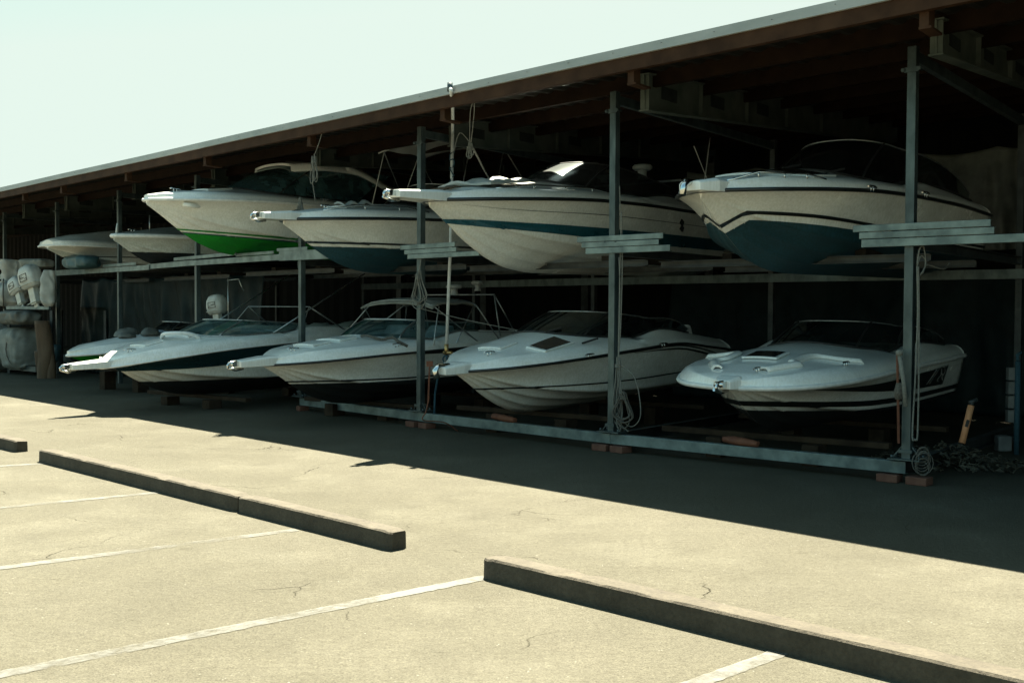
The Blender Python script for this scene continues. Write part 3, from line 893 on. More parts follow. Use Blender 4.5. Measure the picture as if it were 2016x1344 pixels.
        pu = s.part('pulpit', mb, mat, bevel=.008)
        if roller:
            r = MB()
            xe = x0 + out
            for sy in (-1, 1): r.beam((xe - .10, sy * .040, zt - drop), (xe + .10, sy * .040, zt - drop - .005), .010, .065)
            r.tube([(xe + .08, -.05, zt - drop), (xe + .08, .05, zt - drop)], .030, 10)
            r.tube([(xe - .20, 0, zt - drop + .025), (xe + .10, 0, zt - drop + .02), (xe + .15, 0, zt - drop - .015), (xe + .14, 0, zt - drop - .06)], .016, 8)
            r.tube([(xe + .13, -.03, zt - drop - .045), (xe + .02, -.01, zt - drop - .085), (xe - .10, 0, zt - drop - .07)], .02, 8)
            s.part('anchor_roller', r, 'chrome', pu)
        return pu
    def cleat(s, t, y):
        p = s.dp(t, y); mb = MB()
        mb.tube([p + Vector((-.10, 0, .035)), p + Vector((-.05, 0, .045)), p + Vector((.05, 0, .045)), p + Vector((.10, 0, .035))], .010, 6)
        for x in (-.03, .03): mb.tube([p + Vector((x, 0, -.01)), p + Vector((x, 0, .045))], .009, 6)
        s.part('cleat', mb, 'chrome')
    def hatch(s, t, w, l, up=.02, y=0.0, mat='glass_hatch', rim='deck'):
        t0, t1 = t - l / 2 / s.L, t + l / 2 / s.L
        N = 6
        def sheet(k, dz): return [[Vector((tt * s.L, y + yy, s.dz(tt, y + yy) + dz)) for yy in [(-w / 2 + w * j / N) * k for j in range(N + 1)]] for tt in [t - l / 2 / s.L * k + l / s.L * k * i / N for i in range(N + 1)]]
        mb = MB(); mb.shell(sheet(1.0, up * .6), .022, smooth=False)
        h = s.part('hatch', mb, rim, bevel=.008)
        mb = MB(); mb.shell(sheet(.84, up * .6 + .010), .008, smooth=False)
        s.part('hatch_glass', mb, mat, h)
    def rail(s, t0, t1, inset, h, n=5, sides=(1, -1), front=False):
        for sd in sides:
            pts = [s.dp(t, 0) * 0 + Vector((t * s.L, (s.shy(t) * s.B / 2 - inset) * sd, s.dz(t, max(0, s.shy(t) * s.B / 2 - inset)) + h * min(1, 4 * min((t - t0) / (t1 - t0), (t1 - t) / (t1 - t0) + (1 if front else 0))))) for t in [t0 + (t1 - t0) * i / 24 for i in range(25)]]
            mb = MB(); mb.tube(pts, .012, 6)
            for i in range(1, n):
                q = pts[int(24 * i / n)]; t = q.x / s.L
                mb.tube([q, Vector((q.x, q.y, s.dz(t, q.y)))], .010, 6)
            s.part('bow_rail', mb, 'chrome')
    def seat(s, t, y, w=.5, h=.55, d=.35, mat='vinyl', z=-.30, tilt=.12):
        zs = s.shz(t) * s.D + z; x = t * s.L; mb = MB()
        mb.grid([[Vector((x + a, y - w / 2, zs + b)), Vector((x + a, y + w / 2, zs + b))] for a, b in ((d / 2, 0), (d / 2 - tilt * .2, h * .5), (-tilt, h), (-tilt - .10, h), (-d / 2, h * .4), (-d / 2, 0))], smooth=False)
        for yy in (y - w / 2, y + w / 2):
            mb.add([Vector((x + a, yy, zs + b)) for a, b in ((d / 2, 0), (d / 2 - tilt * .2, h * .5), (-tilt, h), (-tilt - .10, h), (-d / 2, h * .4), (-d / 2, 0))], [(0, 1, 2, 3, 4, 5)])
        s.part('seat', mb, mat, bevel=.04)
    def bimini(s, t0, t1, w, z, legs, mat='canvas', th=.02, arch=.10, name='bimini_top', feet=None):
        """canvas top on tube bows; z above the sheer; legs: (t_top, t_foot, y_foot)"""
        zs = s.shz(.4) * s.D; N, K = 14, 12; rows = []
        for i in range(N + 1):
            u = i / N; t = t0 + (t1 - t0) * u; row = []
            for k in range(K + 1):
                y = -w / 2 + w * k / K
                e = abs(2 * k / K - 1)
                row.append(Vector((t * s.L, y, zs + z + arch * (1 - e ** 2.4) - .07 * (abs(2 * u - 1) ** 3) + .012 * math.sin(u * math.pi * 3))))
            rows.append(row)
        c = MB().shell(rows, th).build(name, M[mat], s.root)
        for tt, tf, yf in legs:
            mb = MB()
            zt = zs + z - .02
            pts = []
            for sg in (-1, 1):
                foot = Vector((tf * s.L, yf * sg, s.zdeck_outer(tf, yf)))
                sh = Vector((tt * s.L, w / 2 * sg * .98, zt - .02))
                pts.append((foot, sh))
            path = [pts[0][0], pts[0][1]] + [Vector((tt * s.L, -w / 2 + w * k / 8, zt + arch * (1 - abs(2 * k / 8 - 1) ** 2.4))) for k in range(1, 8)] + [pts[1][1], pts[1][0]]
            mb.tube(path, .010, 6)
            mb.build('bow_tube', M['alu'], c)
        return c
    def dome(s, p, r=.22, h=.13, stem=.2, name='radar_dome'):
        p = Vector(p); mb = MB()
        mb.lathe([(0, 0), (r * .8, .0), (r, h * .3), (r, h * .65), (r * .85, h * .95), (r * .4, h * 1.06), (0, h * 1.08)], p + Vector((0, 0, stem)), 24)
        mb.lathe([(r * .55, 0), (r * .42, stem * .5), (r * .5, stem)], p, 16)
        s.part(name, mb, 'cowl')
    def tube(s, name, pts, r=.012, mat='alu', n=6, smooth=0):
        mb = MB(); mb.tube(smooth_path(pts, smooth) if smooth else pts, r, n); return s.part(name, mb, mat)

# ================= upper deck =================
# U3: white express boat with hard top and green bottom
b = Boat('motor_boat', 'white hardtop motor boat with a bright green bottom, on the upper rack', 3, 1.77, 6.2, 2.35, 2.48, .88, lat=-.25, pitch=-.5,
         shz=[(0, .92), (.4, 1.02), (.7, 1.0), (1, .93)], crown=[(0, .05), (.45, .30), (.6, .36), (.72, .30), (.86, .13), (1, .03)], tc=.40)
b.hull([M['white2'], M['green'], M['white'], M['navy']], 0, [(1, [(0, -1, .24, 0), (.6, -1, .30, 0), (.93, -1, .40, 0), (.985, -1, .43, 0)]), (1, [(0, .285, .31, 0), (.6, .345, .37, 0), (.97, .455, .475, 0)]), (3, [(0, .245, .265, 0), (.6, .302, .318, 0), (.975, .41, .425, 0)]),
        (3, [(0, 1.94, 1.985), (.5, 1.955, 1.985), (.97, 1.965, 1.985)])])
b.deck(M['deck'], 'plastic', .03)
b.screen(.735, .40, .80, .50, 1.0, 'glass_cabin', exp=2.9, top_w=.80, aft=.97, rail='rubber', mull=(.52,), base='rubber', name='cabin_glass')
def hardtop(b):
    lo, hi, rows = b.scr
    xs = [p.x for p in hi]; zt = max(p.z for p in hi)
    x1 = max(xs) + .07; x0 = x1 - 1.75
    mb = MB(); R_ = []
    for i in range(29):
        u = i / 28; x = x0 + (x1 - x0) * u
        w = b.B / 2 * .66 * min(1, (1 - u) * 3.0 + .42) ** .6
        zc = zt + .085 - .30 * (u - .5) ** 2 - (.10 * max(0, .35 - u))
        row = []
        for k in range(-11, 12):
            y = max(-1, min(1, k / 8)); d = max(0, abs(k) - 8) * .040
            row.append(Vector((x, y * w * (1 + .03 * d / .04 * .5), zc - .05 * abs(y) ** 2.4 - d)))
        R_.append(row)
    mb.shell(R_, .04)
    top = mb.build('hardtop', M['deck'], b.root)
    for sd in (-1, 1):     # sweeping side pillars down to the quarters
        rr = []
        for i in range(21):
            u = i / 20
            x = x0 + .75 - u * 1.75; y = b.B / 2 * (.665 + .20 * u) * sd
            z = zt + .02 - (zt - (b.shz(.1) * b.D + .16)) * (u ** 1.35)
            hw = .07 + .16 * max(0, u - .55) * 2
            rr.append([Vector((x + .03, y - .02 * sd, z + hw)), Vector((x, y + .012 * sd, z)), Vector((x - .02, y + .02 * sd, z - hw))])
        mb = MB(); mb.shell(rr, .04); mb.build('pillar', M['deck'], top)
        qw = MB(); rr = []
        for i in range(9):
            u = i / 8; x = x0 + .85 - u * 1.05; y = b.B / 2 * (.66 + .12 * u) * sd
            zt_ = zt + .0 - (zt - (b.shz(.1) * b.D + .16)) * ((max(0, (x0 + .75 - x)) / 1.75) ** 1.35) - .06
            zb = b.D + .20
            rr.append([Vector((x, y, max(zb, zt_))), Vector((x, y + .06 * sd, zb))])
        qw.shell(rr, .01, smooth=False); qw.build('quarter_window', M['glass_dark'], top)
    mb = MB(); i = len(hi) // 2
    mb.beam(hi[i + 3] + Vector((.02, 0, .05)), hi[i + 9] + Vector((.02, 0, .04)), .05, .03); mb.build('visor', M['rubber'], top)
hardtop(b)
b.hatch(.80, .5, .5)
b.cleat(.93, .14); b.cleat(.55, 1.1)
mb = MB(); p = b.hp(.91, 1.72, 1); n_ = b.hn(.91, 1.72, 1)
mb.tube([p + Vector((-.22, -.045, 0)) + n_ * .02, p + n_ * .035, p + Vector((.16, -.05, 0)) + n_ * .02], .04, 8); b.part('hawse_plate', mb, 'deck')
U3 = b

# U4: white and blue bowrider with pulpit and bimini
b = Boat('motor_boat', 'white and blue motor boat with a bow pulpit, raised next to the white vertical pipe', 4, 1.12, 6.0, 2.15, 2.16, .80, lat=-.30, pitch=1.2,
         shz=[(0, .98), (.4, 1.0), (.7, .98), (1, .93)])
b.hull([M['white2'], M['bluebot'], M['black'], M['white']], 0, [(1, [(0, -1, .42, 0), (.6, -1, .44, 0), (.97, -1, .49, 0)]), (2, [(0, .475, .505, 0), (.6, .495, .53, 0), (.985, .545, .58, 0)])])
b.deck(M['deck'], 'black', .025)
b.screen(.64, .26, .80, .36, .70, 'glass_dark', aft=.35, mull=(.34,), rail='alu')
b.pulpit(.42, .40)
b.hatch(.80, .5, .42); b.cleat(.9, .22); b.rail(.66, .93, .1, .06, 3)
mb = MB(); mb.shell([[b.dp(.855 - .012 * i, .10 + .06 * k, .05 + .03 * math.sin(i * 1.7 + k)) for k in range(5)] for i in range(9)], .02); b.part('folded_cover', mb, 'canvas_white')
b.bimini(.34, .52, 1.9, 1.28, [(.36, .44, 1.05), (.50, .36, 1.05), (.36, .16, 1.05), (.50, .56, .95)], 'canvas_white')
U4 = b

# U5: big white cruiser with the blue stripe
b = Boat('motor_boat', 'large white cruiser with one tapering teal stripe along its hull, glaring in the sun', 5, 1.08, 6.4, 2.25, 2.10, .90, lat=-.35, pitch=.9,
         shz=[(0, .93), (.3, 1.0), (.6, 1.02), (1, .93)], crown=[(0, .05), (.45, .34), (.6, .40), (.70, .34), (.82, .19), (.92, .08), (1, .03)], tc=.50)
b.hull([M['white2'], M['white2'], M['blue'], M['black']], 1, [(2, [(0, .42, .60, 0), (.5, .46, .635, 0), (.8, .565, .675, 0), (.93, .635, .70, 0), (1, .68, .70, 0)]), (3, [(0, 1.70, 1.712), (.6, 1.70, 1.712), (.95, 1.62, 1.63)])])
b.deck(M['deck'], 'black', .024)
b.screen(.69, .34, .86, .31, .85, 'glass_glare', exp=2.3, aft=.16, mull=(.40,), rail='rubber', rail_r=.012)
b.pulpit(.62, .42)
mb = MB()
for k in range(2):
    p = b.hp(.345 - k * .006, 1.74 - .13 * k, 1); mb.box(p + Vector((0, .0, 0)), (.10, .03, .08), rot=Matrix.Rotation(-.5, 3, 'Y'))
b.part('vent', mb, 'rubber', bevel=.01)
mb = MB(); mb.shell([[b.dp(.90 - .0115 * i, -.42 + .105 * k, .055 + .035 * math.sin(i * 1.3 + k * .8) * math.sin(k * .39)) for k in range(9)] for i in range(12)], .025); b.part('folded_cover', mb, 'canvas_white')
mb = MB(); mb.shell([[b.dp(.985 - .009 * i, -.12 + .06 * k, .03 + .012 * math.sin(i * 2.3 + k)) for k in range(5)] for i in range(7)], .012); b.part('deck_pad', mb, 'wood')
b.rail(.60, .90, .10, .05, 4)
b.dome((.27 * b.L, .15, b.D + .55), .15, .085, .14); b.dome((.34 * b.L, -.25, b.D + .50), .11, .06, .05, 'gps_dome')
mb = MB(); h_ = b.D + .50
mb.tube([(.30 * b.L, -.95, b.D + .1), (.27 * b.L, -.80, h_), (.27 * b.L, .80, h_), (.23 * b.L, 1.0, b.D + .15)], .018, 8); b.part('radar_arch', mb, 'alu')
b.tube('antenna', [(.23 * b.L, 1.02, b.D + .2), (.20 * b.L, 1.05, b.D + 1.15)], .008, 'plastic'); b.tube('antenna', [(.16 * b.L, 1.05, b.D + .15), (.25 * b.L, .95, b.D + 1.0)], .007, 'plastic')
U5 = b

# U6: white over blue cruiser, right
b = Boat('motor_boat', 'white over dark blue cruiser with a smoked windscreen, raised at the right', 6, .92, 5.2, 2.25, 2.02, .82, yaw=-4, pitch=.6,
         shz=[(0, .94), (.3, .99), (.6, 1.0), (1, .93)], crown=[(0, .05), (.5, .30), (.62, .36), (.74, .27), (.86, .12), (1, .03)], tc=.52)
b.hull([M['white2'], M['bluebot'], M['black'], M['white']], 0, [(1, [(0, -1, .38, 0), (.5, -1, .46, 0), (.84, -1, .60, 0), (.895, -1, .615, 0), (.906, -1, .50, 0), (.918, -1, .28, 0)]), (2, [(0, .44, .475, 0), (.5, .525, .56, 0), (.895, .68, .72, 0), (.910, .66, .72, 0), (.930, .46, .58, 0), (.94, .38, .50, 0)])])
b.deck(M['deck'], 'black', .022)
b.screen(.62, .10, .86, .41, .85, 'glass_dark', exp=2.4, aft=.14, mull=(.36,), rail='alu', rail_r=.010)
b.pulpit(.20, .46, roller=False)
mb = MB(); zt = b.shz(1) * b.D + .06
mb.tube([(b.L + .02, 0, zt), (b.L + .22, 0, zt + .01), (b.L + .30, 0, zt - .03), (b.L + .32, 0, zt - .12)], .035, 8); b.part('anchor', mb, 'chrome')
b.hatch(.775, .62, .50, y=.42); b.hatch(.84, .44, .4)
b.cleat(.70, 1.05); b.cleat(.50, 1.2); b.rail(.80, .97, .07, .05, 4)
mb = MB(); q = b.dp(.70, .55, .02); mb.beam(q, q + Vector((-.22, .10, .05)), .02, .02); b.part('wiper', mb, 'rubber'); mb = MB(); q = b.dp(.70, .05, .02); mb.beam(q, q + Vector((-.22, .10, .05)), .02, .02); b.part('wiper', mb, 'rubber')
U6 = b

# U2: small covered boat
b = Boat('dinghy', 'small pale runabout under a grey peaked cover, dark below, left of the green bottomed boat', 2, .93, 4.2, 1.7, 2.40, .58, pitch=0, tc=.10,
         crown=[(0, .12), (.3, .40), (.5, .46), (.72, .30), (.9, .08), (1, .02)], bul=.05)
b.hull([M['white3'], M['blackbot']], 0, [(1, [(0, -1, .46, 0), (.95, -1, .50, 0)])])
b.deck(M['canvas'], 'plastic', .045)
b.tube('bow_light', [(b.L - .05, 0, .6), (b.L - .08, 0, .82)], .016, 'plastic'); b.tube('stanchion', [(b.L * .86, .3, .6), (b.L * .86, .3, 1.0)], .012, 'alu')
b.cleat(.92, .12)

# U1: boat stored stern outwards with a tilted outboard
b = Boat('motor_boat', 'pale round nosed boat with one thin dark line, leftmost on the upper rack', 1, .95, 5.0, 2.0, 2.42, .50, pitch=-1.0, tc=.30, ck=1.0,
         shy=[(0, .93), (.45, 1), (.70, .98), (.85, .90), (.95, .70), (.985, .5), (1, .25)], crown=[(0, .1), (.35, .34), (.6, .34), (.85, .18), (1, .05)])
b.hull([M['white2'], M['white3'], M['black']], 1, [(2, [(0, .70, .74, 0), (.5, .66, .70, 0), (.9, .55, .585, 0), (.98, .42, .45, 0)])])
b.deck(M['white2'], 'plastic', .022)
def outboard(label, loc, rot, sc=1.0):
    """an engine standing on its leg: cowl up, local +X is the side with the badge edge"""
    e = thing('outboard_engine', label, 'outboard engine', loc, (0, 0, 0), 'white outboard engines on the low shelf')
    e.rotation_euler = rot; e.scale = (sc, sc, sc)
    mb = MB(); rows = []
    for z, x0, x1, w in ((.50, -.26, .22, .26), (.56, -.34, .27, .36), (.74, -.37, .29, .42), (.92, -.35, .26, .41), (1.04, -.28, .18, .35), (1.09, -.18, .08, .22)):
        cx, rx = (x0 + x1) / 2, (x1 - x0) / 2
        rows.append([(cx + rx * math.copysign(abs(math.cos(a)) ** .55, math.cos(a)), w / 2 * math.copysign(abs(math.sin(a)) ** .55, math.sin(a)), z) for a in [2 * math.pi * k / 28 for k in range(28)]])
    mb.grid(rows, closed_u=True); mb.add(rows[0], [tuple(range(28))]); mb.add(rows[-1], [tuple(range(28))])
    cowl = mb.build('engine_cowl', M['cowl'], e)
    bd = MB()
    for sy in (-1, 1):
        for x, z, w, h in ((0, .86, .30, .014), (0, .69, .30, .014), (-.145, .775, .014, .18), (.145, .775, .014, .18), (-.05, .775, .16, .02), (-.09, .81, .08, .016), (.09, .74, .06, .016)):
            bd.box((x - .03, sy * .208, z), (w, .012, h))
    bd.build('badge', M['rubber'], cowl)
    rim = MB(); rim.tube([(-.04 + .335 * math.copysign(abs(math.cos(a)) ** .55, math.cos(a)), .205 * math.copysign(abs(math.sin(a)) ** .55, math.sin(a)), .60) for a in [2 * math.pi * k / 28 for k in range(28)]], .014, 6, closed=True)
    rim.build('cowl_seal', M['white3'], cowl)
    lg = MB(); lg.box((-.02, 0, .30), (.24, .16, .44)); lg.box((-.06, 0, .13), (.42, .22, .02)); lg.box((-.02, 0, .05), (.16, .05, .10))
    lg.build('drive_leg', M['white3'], e, bevel=.02)
    return e
U1 = b

# ================= lower deck =================
# L5: wide bowed runabout, right
b = Boat('motor_boat', 'nearest white runabout with a broad round bow and black side panel, low at the right', 6, .40, 4.8, 2.15, .28, .70, ck=.40, pitch=1.4,
         shy=[(0, .93), (.25, .99), (.45, 1), (.65, .99), (.80, .92), (.90, .76), (.96, .55), (.985, .36), (1, .16)],
         shz=[(0, 1.0), (.3, 1.0), (.6, .98), (1, .86)], crown=[(0, .05), (.5, .34), (.64, .36), (.78, .25), (.9, .13), (1, .04)], tc=.48, bul=.13,
         side=[(0, .05), (.3, .20), (.5, .26), (.7, .2), (1, .02)])
b.hull([M['white'], M['blackbot'], M['black'], M['white3']], 0, [(1, [(0, -1, .34, 0), (.6, -1, .38, 0), (.95, -1, .50, 0)]), (2, [(0, .40, .48, 0), (.6, .44, .53, 0), (.90, .55, .63, 0), (.97, .59, .66, 0)]),
        (2, [(.18, 1.36, 1.86), (.45, 1.42, 1.80), (.65, 1.50, 1.74), (.86, 1.64, 1.68)]), (3, [(.05, 1.84, 1.86), (.45, 1.80, 1.82), (.9, 1.78, 1.80)])])
b.deck(M['deck'], 'plastic', .028)
# dark line along the deck edge
mb = MB()
for sd in (1, -1):
    mb.grid([[Vector((t * b.L, (b.prof(t)[j][0] + .005) * sd, b.prof(t)[j][1] + .003)) for j in (1, 2)] for t in [.52 + .46 * i / 30 for i in range(31)]][:0] or [[Vector((t * b.L, (b.prof(t)[2][0] + .004 + .006 - .010 * k) * sd, b.prof(t)[2][1] - .030 + .026 * k + .004)) for k in (0, 1)] for t in [.52 + .47 * i / 40 for i in range(41)]])
b.part('pinstripe', mb, 'black')
b.screen(.60, .12, .84, .22, .75, 'glass_dark', exp=2.5, aft=.18, mull=(.34, .62), rail='alu', rail_r=.008)
b.pulpit(.12, .30)
b.hatch(.815, .40, .34, up=.03)
mb = MB()
for sd in (1, -1):     # raised moulding round the hatch
    pts = [(.945, .20), (.875, .40), (.85, .33), (.775, .36), (.75, .62), (.73, .80)]
    mb.shell([[b.dp(t, y * sd, .012), b.dp(t, (y + .035) * sd, .034), b.dp(t, (y + .085) * sd, .034), b.dp(t, (y + .12) * sd, .0)] for t, y in [tuple(v)[:2] for v in smooth_path([(t, y, 0) for t, y in pts], 6)]], .02)
b.part('deck_moulding', mb, 'deck')
b.cleat(.955, .22); b.cleat(.80, .85); b.cleat(.55, 1.05)
b.seat(.13, .72, .18, .62, .60, tilt=.0)
mb = MB()           # the white slashes and loops of the side emblem
for sd in (1,):
    def sl(pts, w, mb=mb, sd=sd):
        P_ = smooth_path([(t, v, 0) for t, v in pts], 6)
        mb.grid([[b.hp(p.x - w * .5 / b.L, p.y, sd) + b.hn(p.x, p.y, sd) * .010, b.hp(p.x + w * .5 / b.L, p.y, sd) + b.hn(p.x, p.y, sd) * .010] for p in P_])
    sl([(.335, 1.46), (.285, 1.82)], .030); sl([(.312, 1.46), (.264, 1.82)], .016)
    sl([(.245, 1.80), (.228, 1.66), (.25, 1.52), (.232, 1.47)], .022); sl([(.215, 1.82), (.20, 1.68), (.212, 1.58), (.195, 1.47)], .026)
    sl([(.238, 1.70), (.205, 1.60)], .022)
b.part('emblem', mb, 'white')
L5 = b

# L4: white cruiser, black sheer line
b = Boat('motor_boat', 'white low cruiser with black curved lines, behind the post hung with rope', 5, 1.02, 5.2, 2.15, .31, .76, pitch=2.2,
         shz=[(0, .80), (.15, .92), (.35, 1.06), (.6, 1.02), (1, .86)], crown=[(0, .05), (.5, .30), (.62, .38), (.74, .28), (.86, .13), (1, .03)], tc=.50, bul=.11)
b.hull([M['white'], M['white3'], M['black'], M['white']], 0, [(2, [(0, .50, .525, 0), (.5, .50, .525, 0), (.98, .545, .57, 0)]), (2, [(.02, 1.70, 1.74), (.2, 1.90, 1.94), (.4, 1.945, 1.985), (.95, 1.96, 1.985)]), (2, [(.02, 1.58, 1.61), (.2, 1.80, 1.85), (.4, 1.88, 1.915), (.55, 1.93, 1.94)])])
b.deck(M['deck'], 'black', .018)
b.screen(.70, .22, .84, .23, .80, 'glass_dark', exp=2.5, aft=.12, mull=(.36,), rail='alu', rail_r=.010)
b.pulpit(.26, .36, roller=False)
mb = MB(); zt = b.shz(1) * b.D + .07
mb.tube([(b.L + .10, 0, zt), (b.L + .28, 0, zt + .01), (b.L + .33, 0, zt - .03), (b.L + .31, 0, zt - .12)], .04, 8); b.part('anchor', mb, 'chrome')
b.hatch(.765, .30, .62, y=.52); b.hatch(.84, .36, .34, mat='deck')
b.cleat(.92, .2); b.cleat(.72, .95); b.cleat(.45, 1.18)
mb = MB(); q = b.dp(.695, .75, .02); mb.beam(q, q + Vector((-.2, .10, .05)), .03, .02); b.part('wiper', mb, 'rubber'); mb = MB(); q = b.dp(.70, .2, .02); mb.beam(q, q + Vector((-.2, .12, .05)), .03, .02); b.part('wiper', mb, 'rubber')
b.seat(.18, .70, .18, .60, .55, tilt=.0)
L4 = b

# L3: white bowrider with bimini
b = Boat('motor_boat', 'white bowrider with a clear windscreen and grey bimini top, black below', 4, 1.73, 5.5, 2.1, .24, .78, ck=.28, pitch=1.6,
         shz=[(0, .95), (.4, 1.0), (.7, .97), (1, .86)], crown=[(0, .05), (.5, .22), (.64, .30), (.76, .24), (.88, .12), (1, .03)], tc=.56, bul=.14)
b.hull([M['white'], M['blackbot'], M['black'], M['white3']], 0, [(1, [(0, -1, .46, 0), (.6, -1, .46, 0), (.97, -1, .50, 0)]), (2, [(0, .49, .525, 0), (.6, .49, .52, 0), (.985, .54, .565, 0)]), (2, [(0, 1.88, 1.985), (.5, 1.90, 1.985), (.62, 1.93, 1.985)])])
b.deck(M['deck'], 'rubber', .018)
b.screen(.68, .36, .80, .22, .50, 'glass', exp=3.2, aft=.45, mull=(.40,), rail='alu', rail_r=.016, base='alu')
b.pulpit(.44, .34)
b.hatch(.84, .42, .34, mat='deck'); b.hatch(.755, .5, .34, mat='deck'); b.cleat(.93, .16); b.cleat(.70, .9)
mb = MB(); mb.tube(smooth_path([b.dp(.70, .2, .02), b.dp(.71, .38, .05), b.dp(.70, .6, .03), b.dp(.68, .72, .06), b.dp(.685, .85, .03), b.dp(.67, .95, .02)], 6), .022, 6); b.part('mooring_line', mb, 'rope_dark')
b.bimini(.34, .53, 1.5, .66, [(.52, .40, 1.02), (.35, .49, 1.02), (.34, .30, 1.02), (.50, .58, 1.0)], 'canvas', arch=.08)
b.dome((.30 * b.L, .1, b.D + .78), .13, .065, .10); b.dome((.235 * b.L, .3, b.D + .84), .10, .06, .10, 'gps_dome')
mb = MB(); mb.tube([(.28 * b.L, -.9, b.D + .1), (.26 * b.L, -.75, b.D + .78), (.26 * b.L, .75, b.D + .78), (.28 * b.L, .95, b.D + .1)], .013, 8)
mb.tube([(.20 * b.L, -.95, b.D + .1), (.26 * b.L, -.75, b.D + .78)], .010, 6); mb.tube([(.20 * b.L, .95, b.D + .1), (.26 * b.L, .75, b.D + .78)], .010, 6)
b.part('radar_arch', mb, 'alu')
b.seat(.46, .45, .45, .62, .35); b.seat(.46, -.45, .45, .62, .35); b.seat(.12, .5, .4, .50, .4); b.seat(.25, -.3, .4, .46, .4)
L3 = b

# L2: white with blue flank
b = Boat('motor_boat', 'white runabout with a wide dark blue flank, farthest out over the asphalt', 3, 2.74, 5.8, 2.15, .20, .80, ck=.3, pitch=1.2,
         shz=[(0, 1.0), (.4, 1.06), (.65, 1.0), (.85, .86), (1, .68)], crown=[(0, .05), (.5, .25), (.64, .32), (.76, .26), (.88, .13), (1, .03)], tc=.52, bul=.15)
b.hull([M['white2'], M['blackbot'], M['navy'], M['black']], 0, [(1, [(0, -1, .36, 0), (.6, -1, .35, 0), (.9, -1, .37, 0), (.97, -1, .40, 0)]), (2, [(0, .80, 1.3, 0), (.4, .78, 1.3, 0), (.65, .68, 1.3, 0), (.82, .61, 1.2, 0), (.93, .60, .90, 0), (.975, .62, .66, 0)])])
b.deck(M['white'], 'plastic', .016)
b.screen(.74, .46, .78, .22, .60, 'glass', exp=3.0, aft=.5, mull=(.42,), rail='alu', rail_r=.012, base='alu')
b.pulpit(.50, .34)
b.hatch(.86, .40, .34, mat='deck'); b.cleat(.93, .16)
mb = MB(); mb.tube(smooth_path([b.dp(.80, -.1, .02), b.dp(.815, .1, .10), b.dp(.80, .35, .12), b.dp(.77, .45, .08), b.dp(.75, .5, .0)], 6), .03, 8); b.part('grab_rail', mb, 'plastic')
b.hatch(.735, .62, .34, mat='glass_hatch')
mb = MB()
mb.tube([(.46 * b.L, -.95, b.D + .2), (.40 * b.L, -.80, b.D + .62), (.40 * b.L, .80, b.D + .62), (.46 * b.L, .98, b.D + .2)], .009, 6)
mb.tube([(.56 * b.L, .95, b.D + .2), (.20 * b.L, 1.0, b.D + 1.20)], .011, 6); mb.tube([(.56 * b.L, -.95, b.D + .2), (.20 * b.L, -1.0, b.D + 1.20)], .011, 6)
mb.tube([(.40 * b.L, .80, b.D + .62), (.28 * b.L, .95, b.D + .2)], .012, 6); mb.tube([(.40 * b.L, -.80, b.D + .62), (.28 * b.L, -.95, b.D + .2)], .012, 6)
b.part('folded_bimini_frame', mb, 'alu')
b.seat(.52, .45, .45, .5, .35); b.seat(.52, -.45, .45, .5, .35); b.seat(.12, .3, .4, .5, .35); b.seat(.20, -.2, .35, .48, .35)
mb = MB(); mb.shell([[Vector((b.L * (.14 + .16 * i / 8), -.9 + 1.8 * k / 8, b.D + .10 + .13 * noise.noise(Vector((i * .8, k * .9, 2))) + .16 * math.sin(math.pi * i / 8))) for k in range(9)] for i in range(9)], .02); b.part('bundled_cover', mb, 'canvas')
mb = MB(); q = b.hp(.25, 2, 1); mb.beam(q + Vector((0, .03, .28)), q + Vector((0, .03, -.05)), .10, .02, up=(1, 0, 0)); b.part('strap', mb, 'rubber')
L2 = b

# L1: small green striped boat
b = Boat('speedboat', 'small white speedboat with a green flash at the bow, in front of the creased tarp', 2, 1.87, 4.4, 1.6, .42, .42, pitch=2.0,
         shz=[(0, 1.25), (.5, 1.15), (1, .86)], tc=.45, bul=.14, crown=[(0, .05), (.5, .16), (.7, .16), (.9, .06), (1, .02)])
b.hull([M['white'], M['white3'], M['green'], M['black']], 0, [(2, [(.50, .62, 1.10, 0), (.8, .60, .98, 0), (1, .62, .86, 0)]), (3, [(0, .5, 1.2, 0), (.3, .52, 1.16, 0), (.495, .60, 1.10, 0)]), (3, [(0, .32, .38, 0), (.9, .42, .46, 0)])])
b.deck(M['deck'], 'plastic', .025)
mb = MB()
for (t, y, r, h) in ((.64, .25, .15, .15), (.74, .15, .14, .10), (.69, -.2, .2, .15)):
    q = b.dp(t, y); rows = [[q + Vector((r * 1.3 * math.cos(a) * math.cos(e), r * math.sin(a) * math.cos(e), h * math.sin(e))) * 1.0 + Vector((0, 0, .03 * noise.noise(Vector((a, e, t * 40))))) for a in [2 * math.pi * k / 16 for k in range(16)]] for e in [math.pi / 2 * j / 6 for j in range(7)]]
    mb.grid(rows, closed_u=True)
b.part('bundled_cover', mb, 'tarp_pale')
b.screen(.58, .34, .7, .2, .3, 'glass_dark', aft=.4)
L1 = b

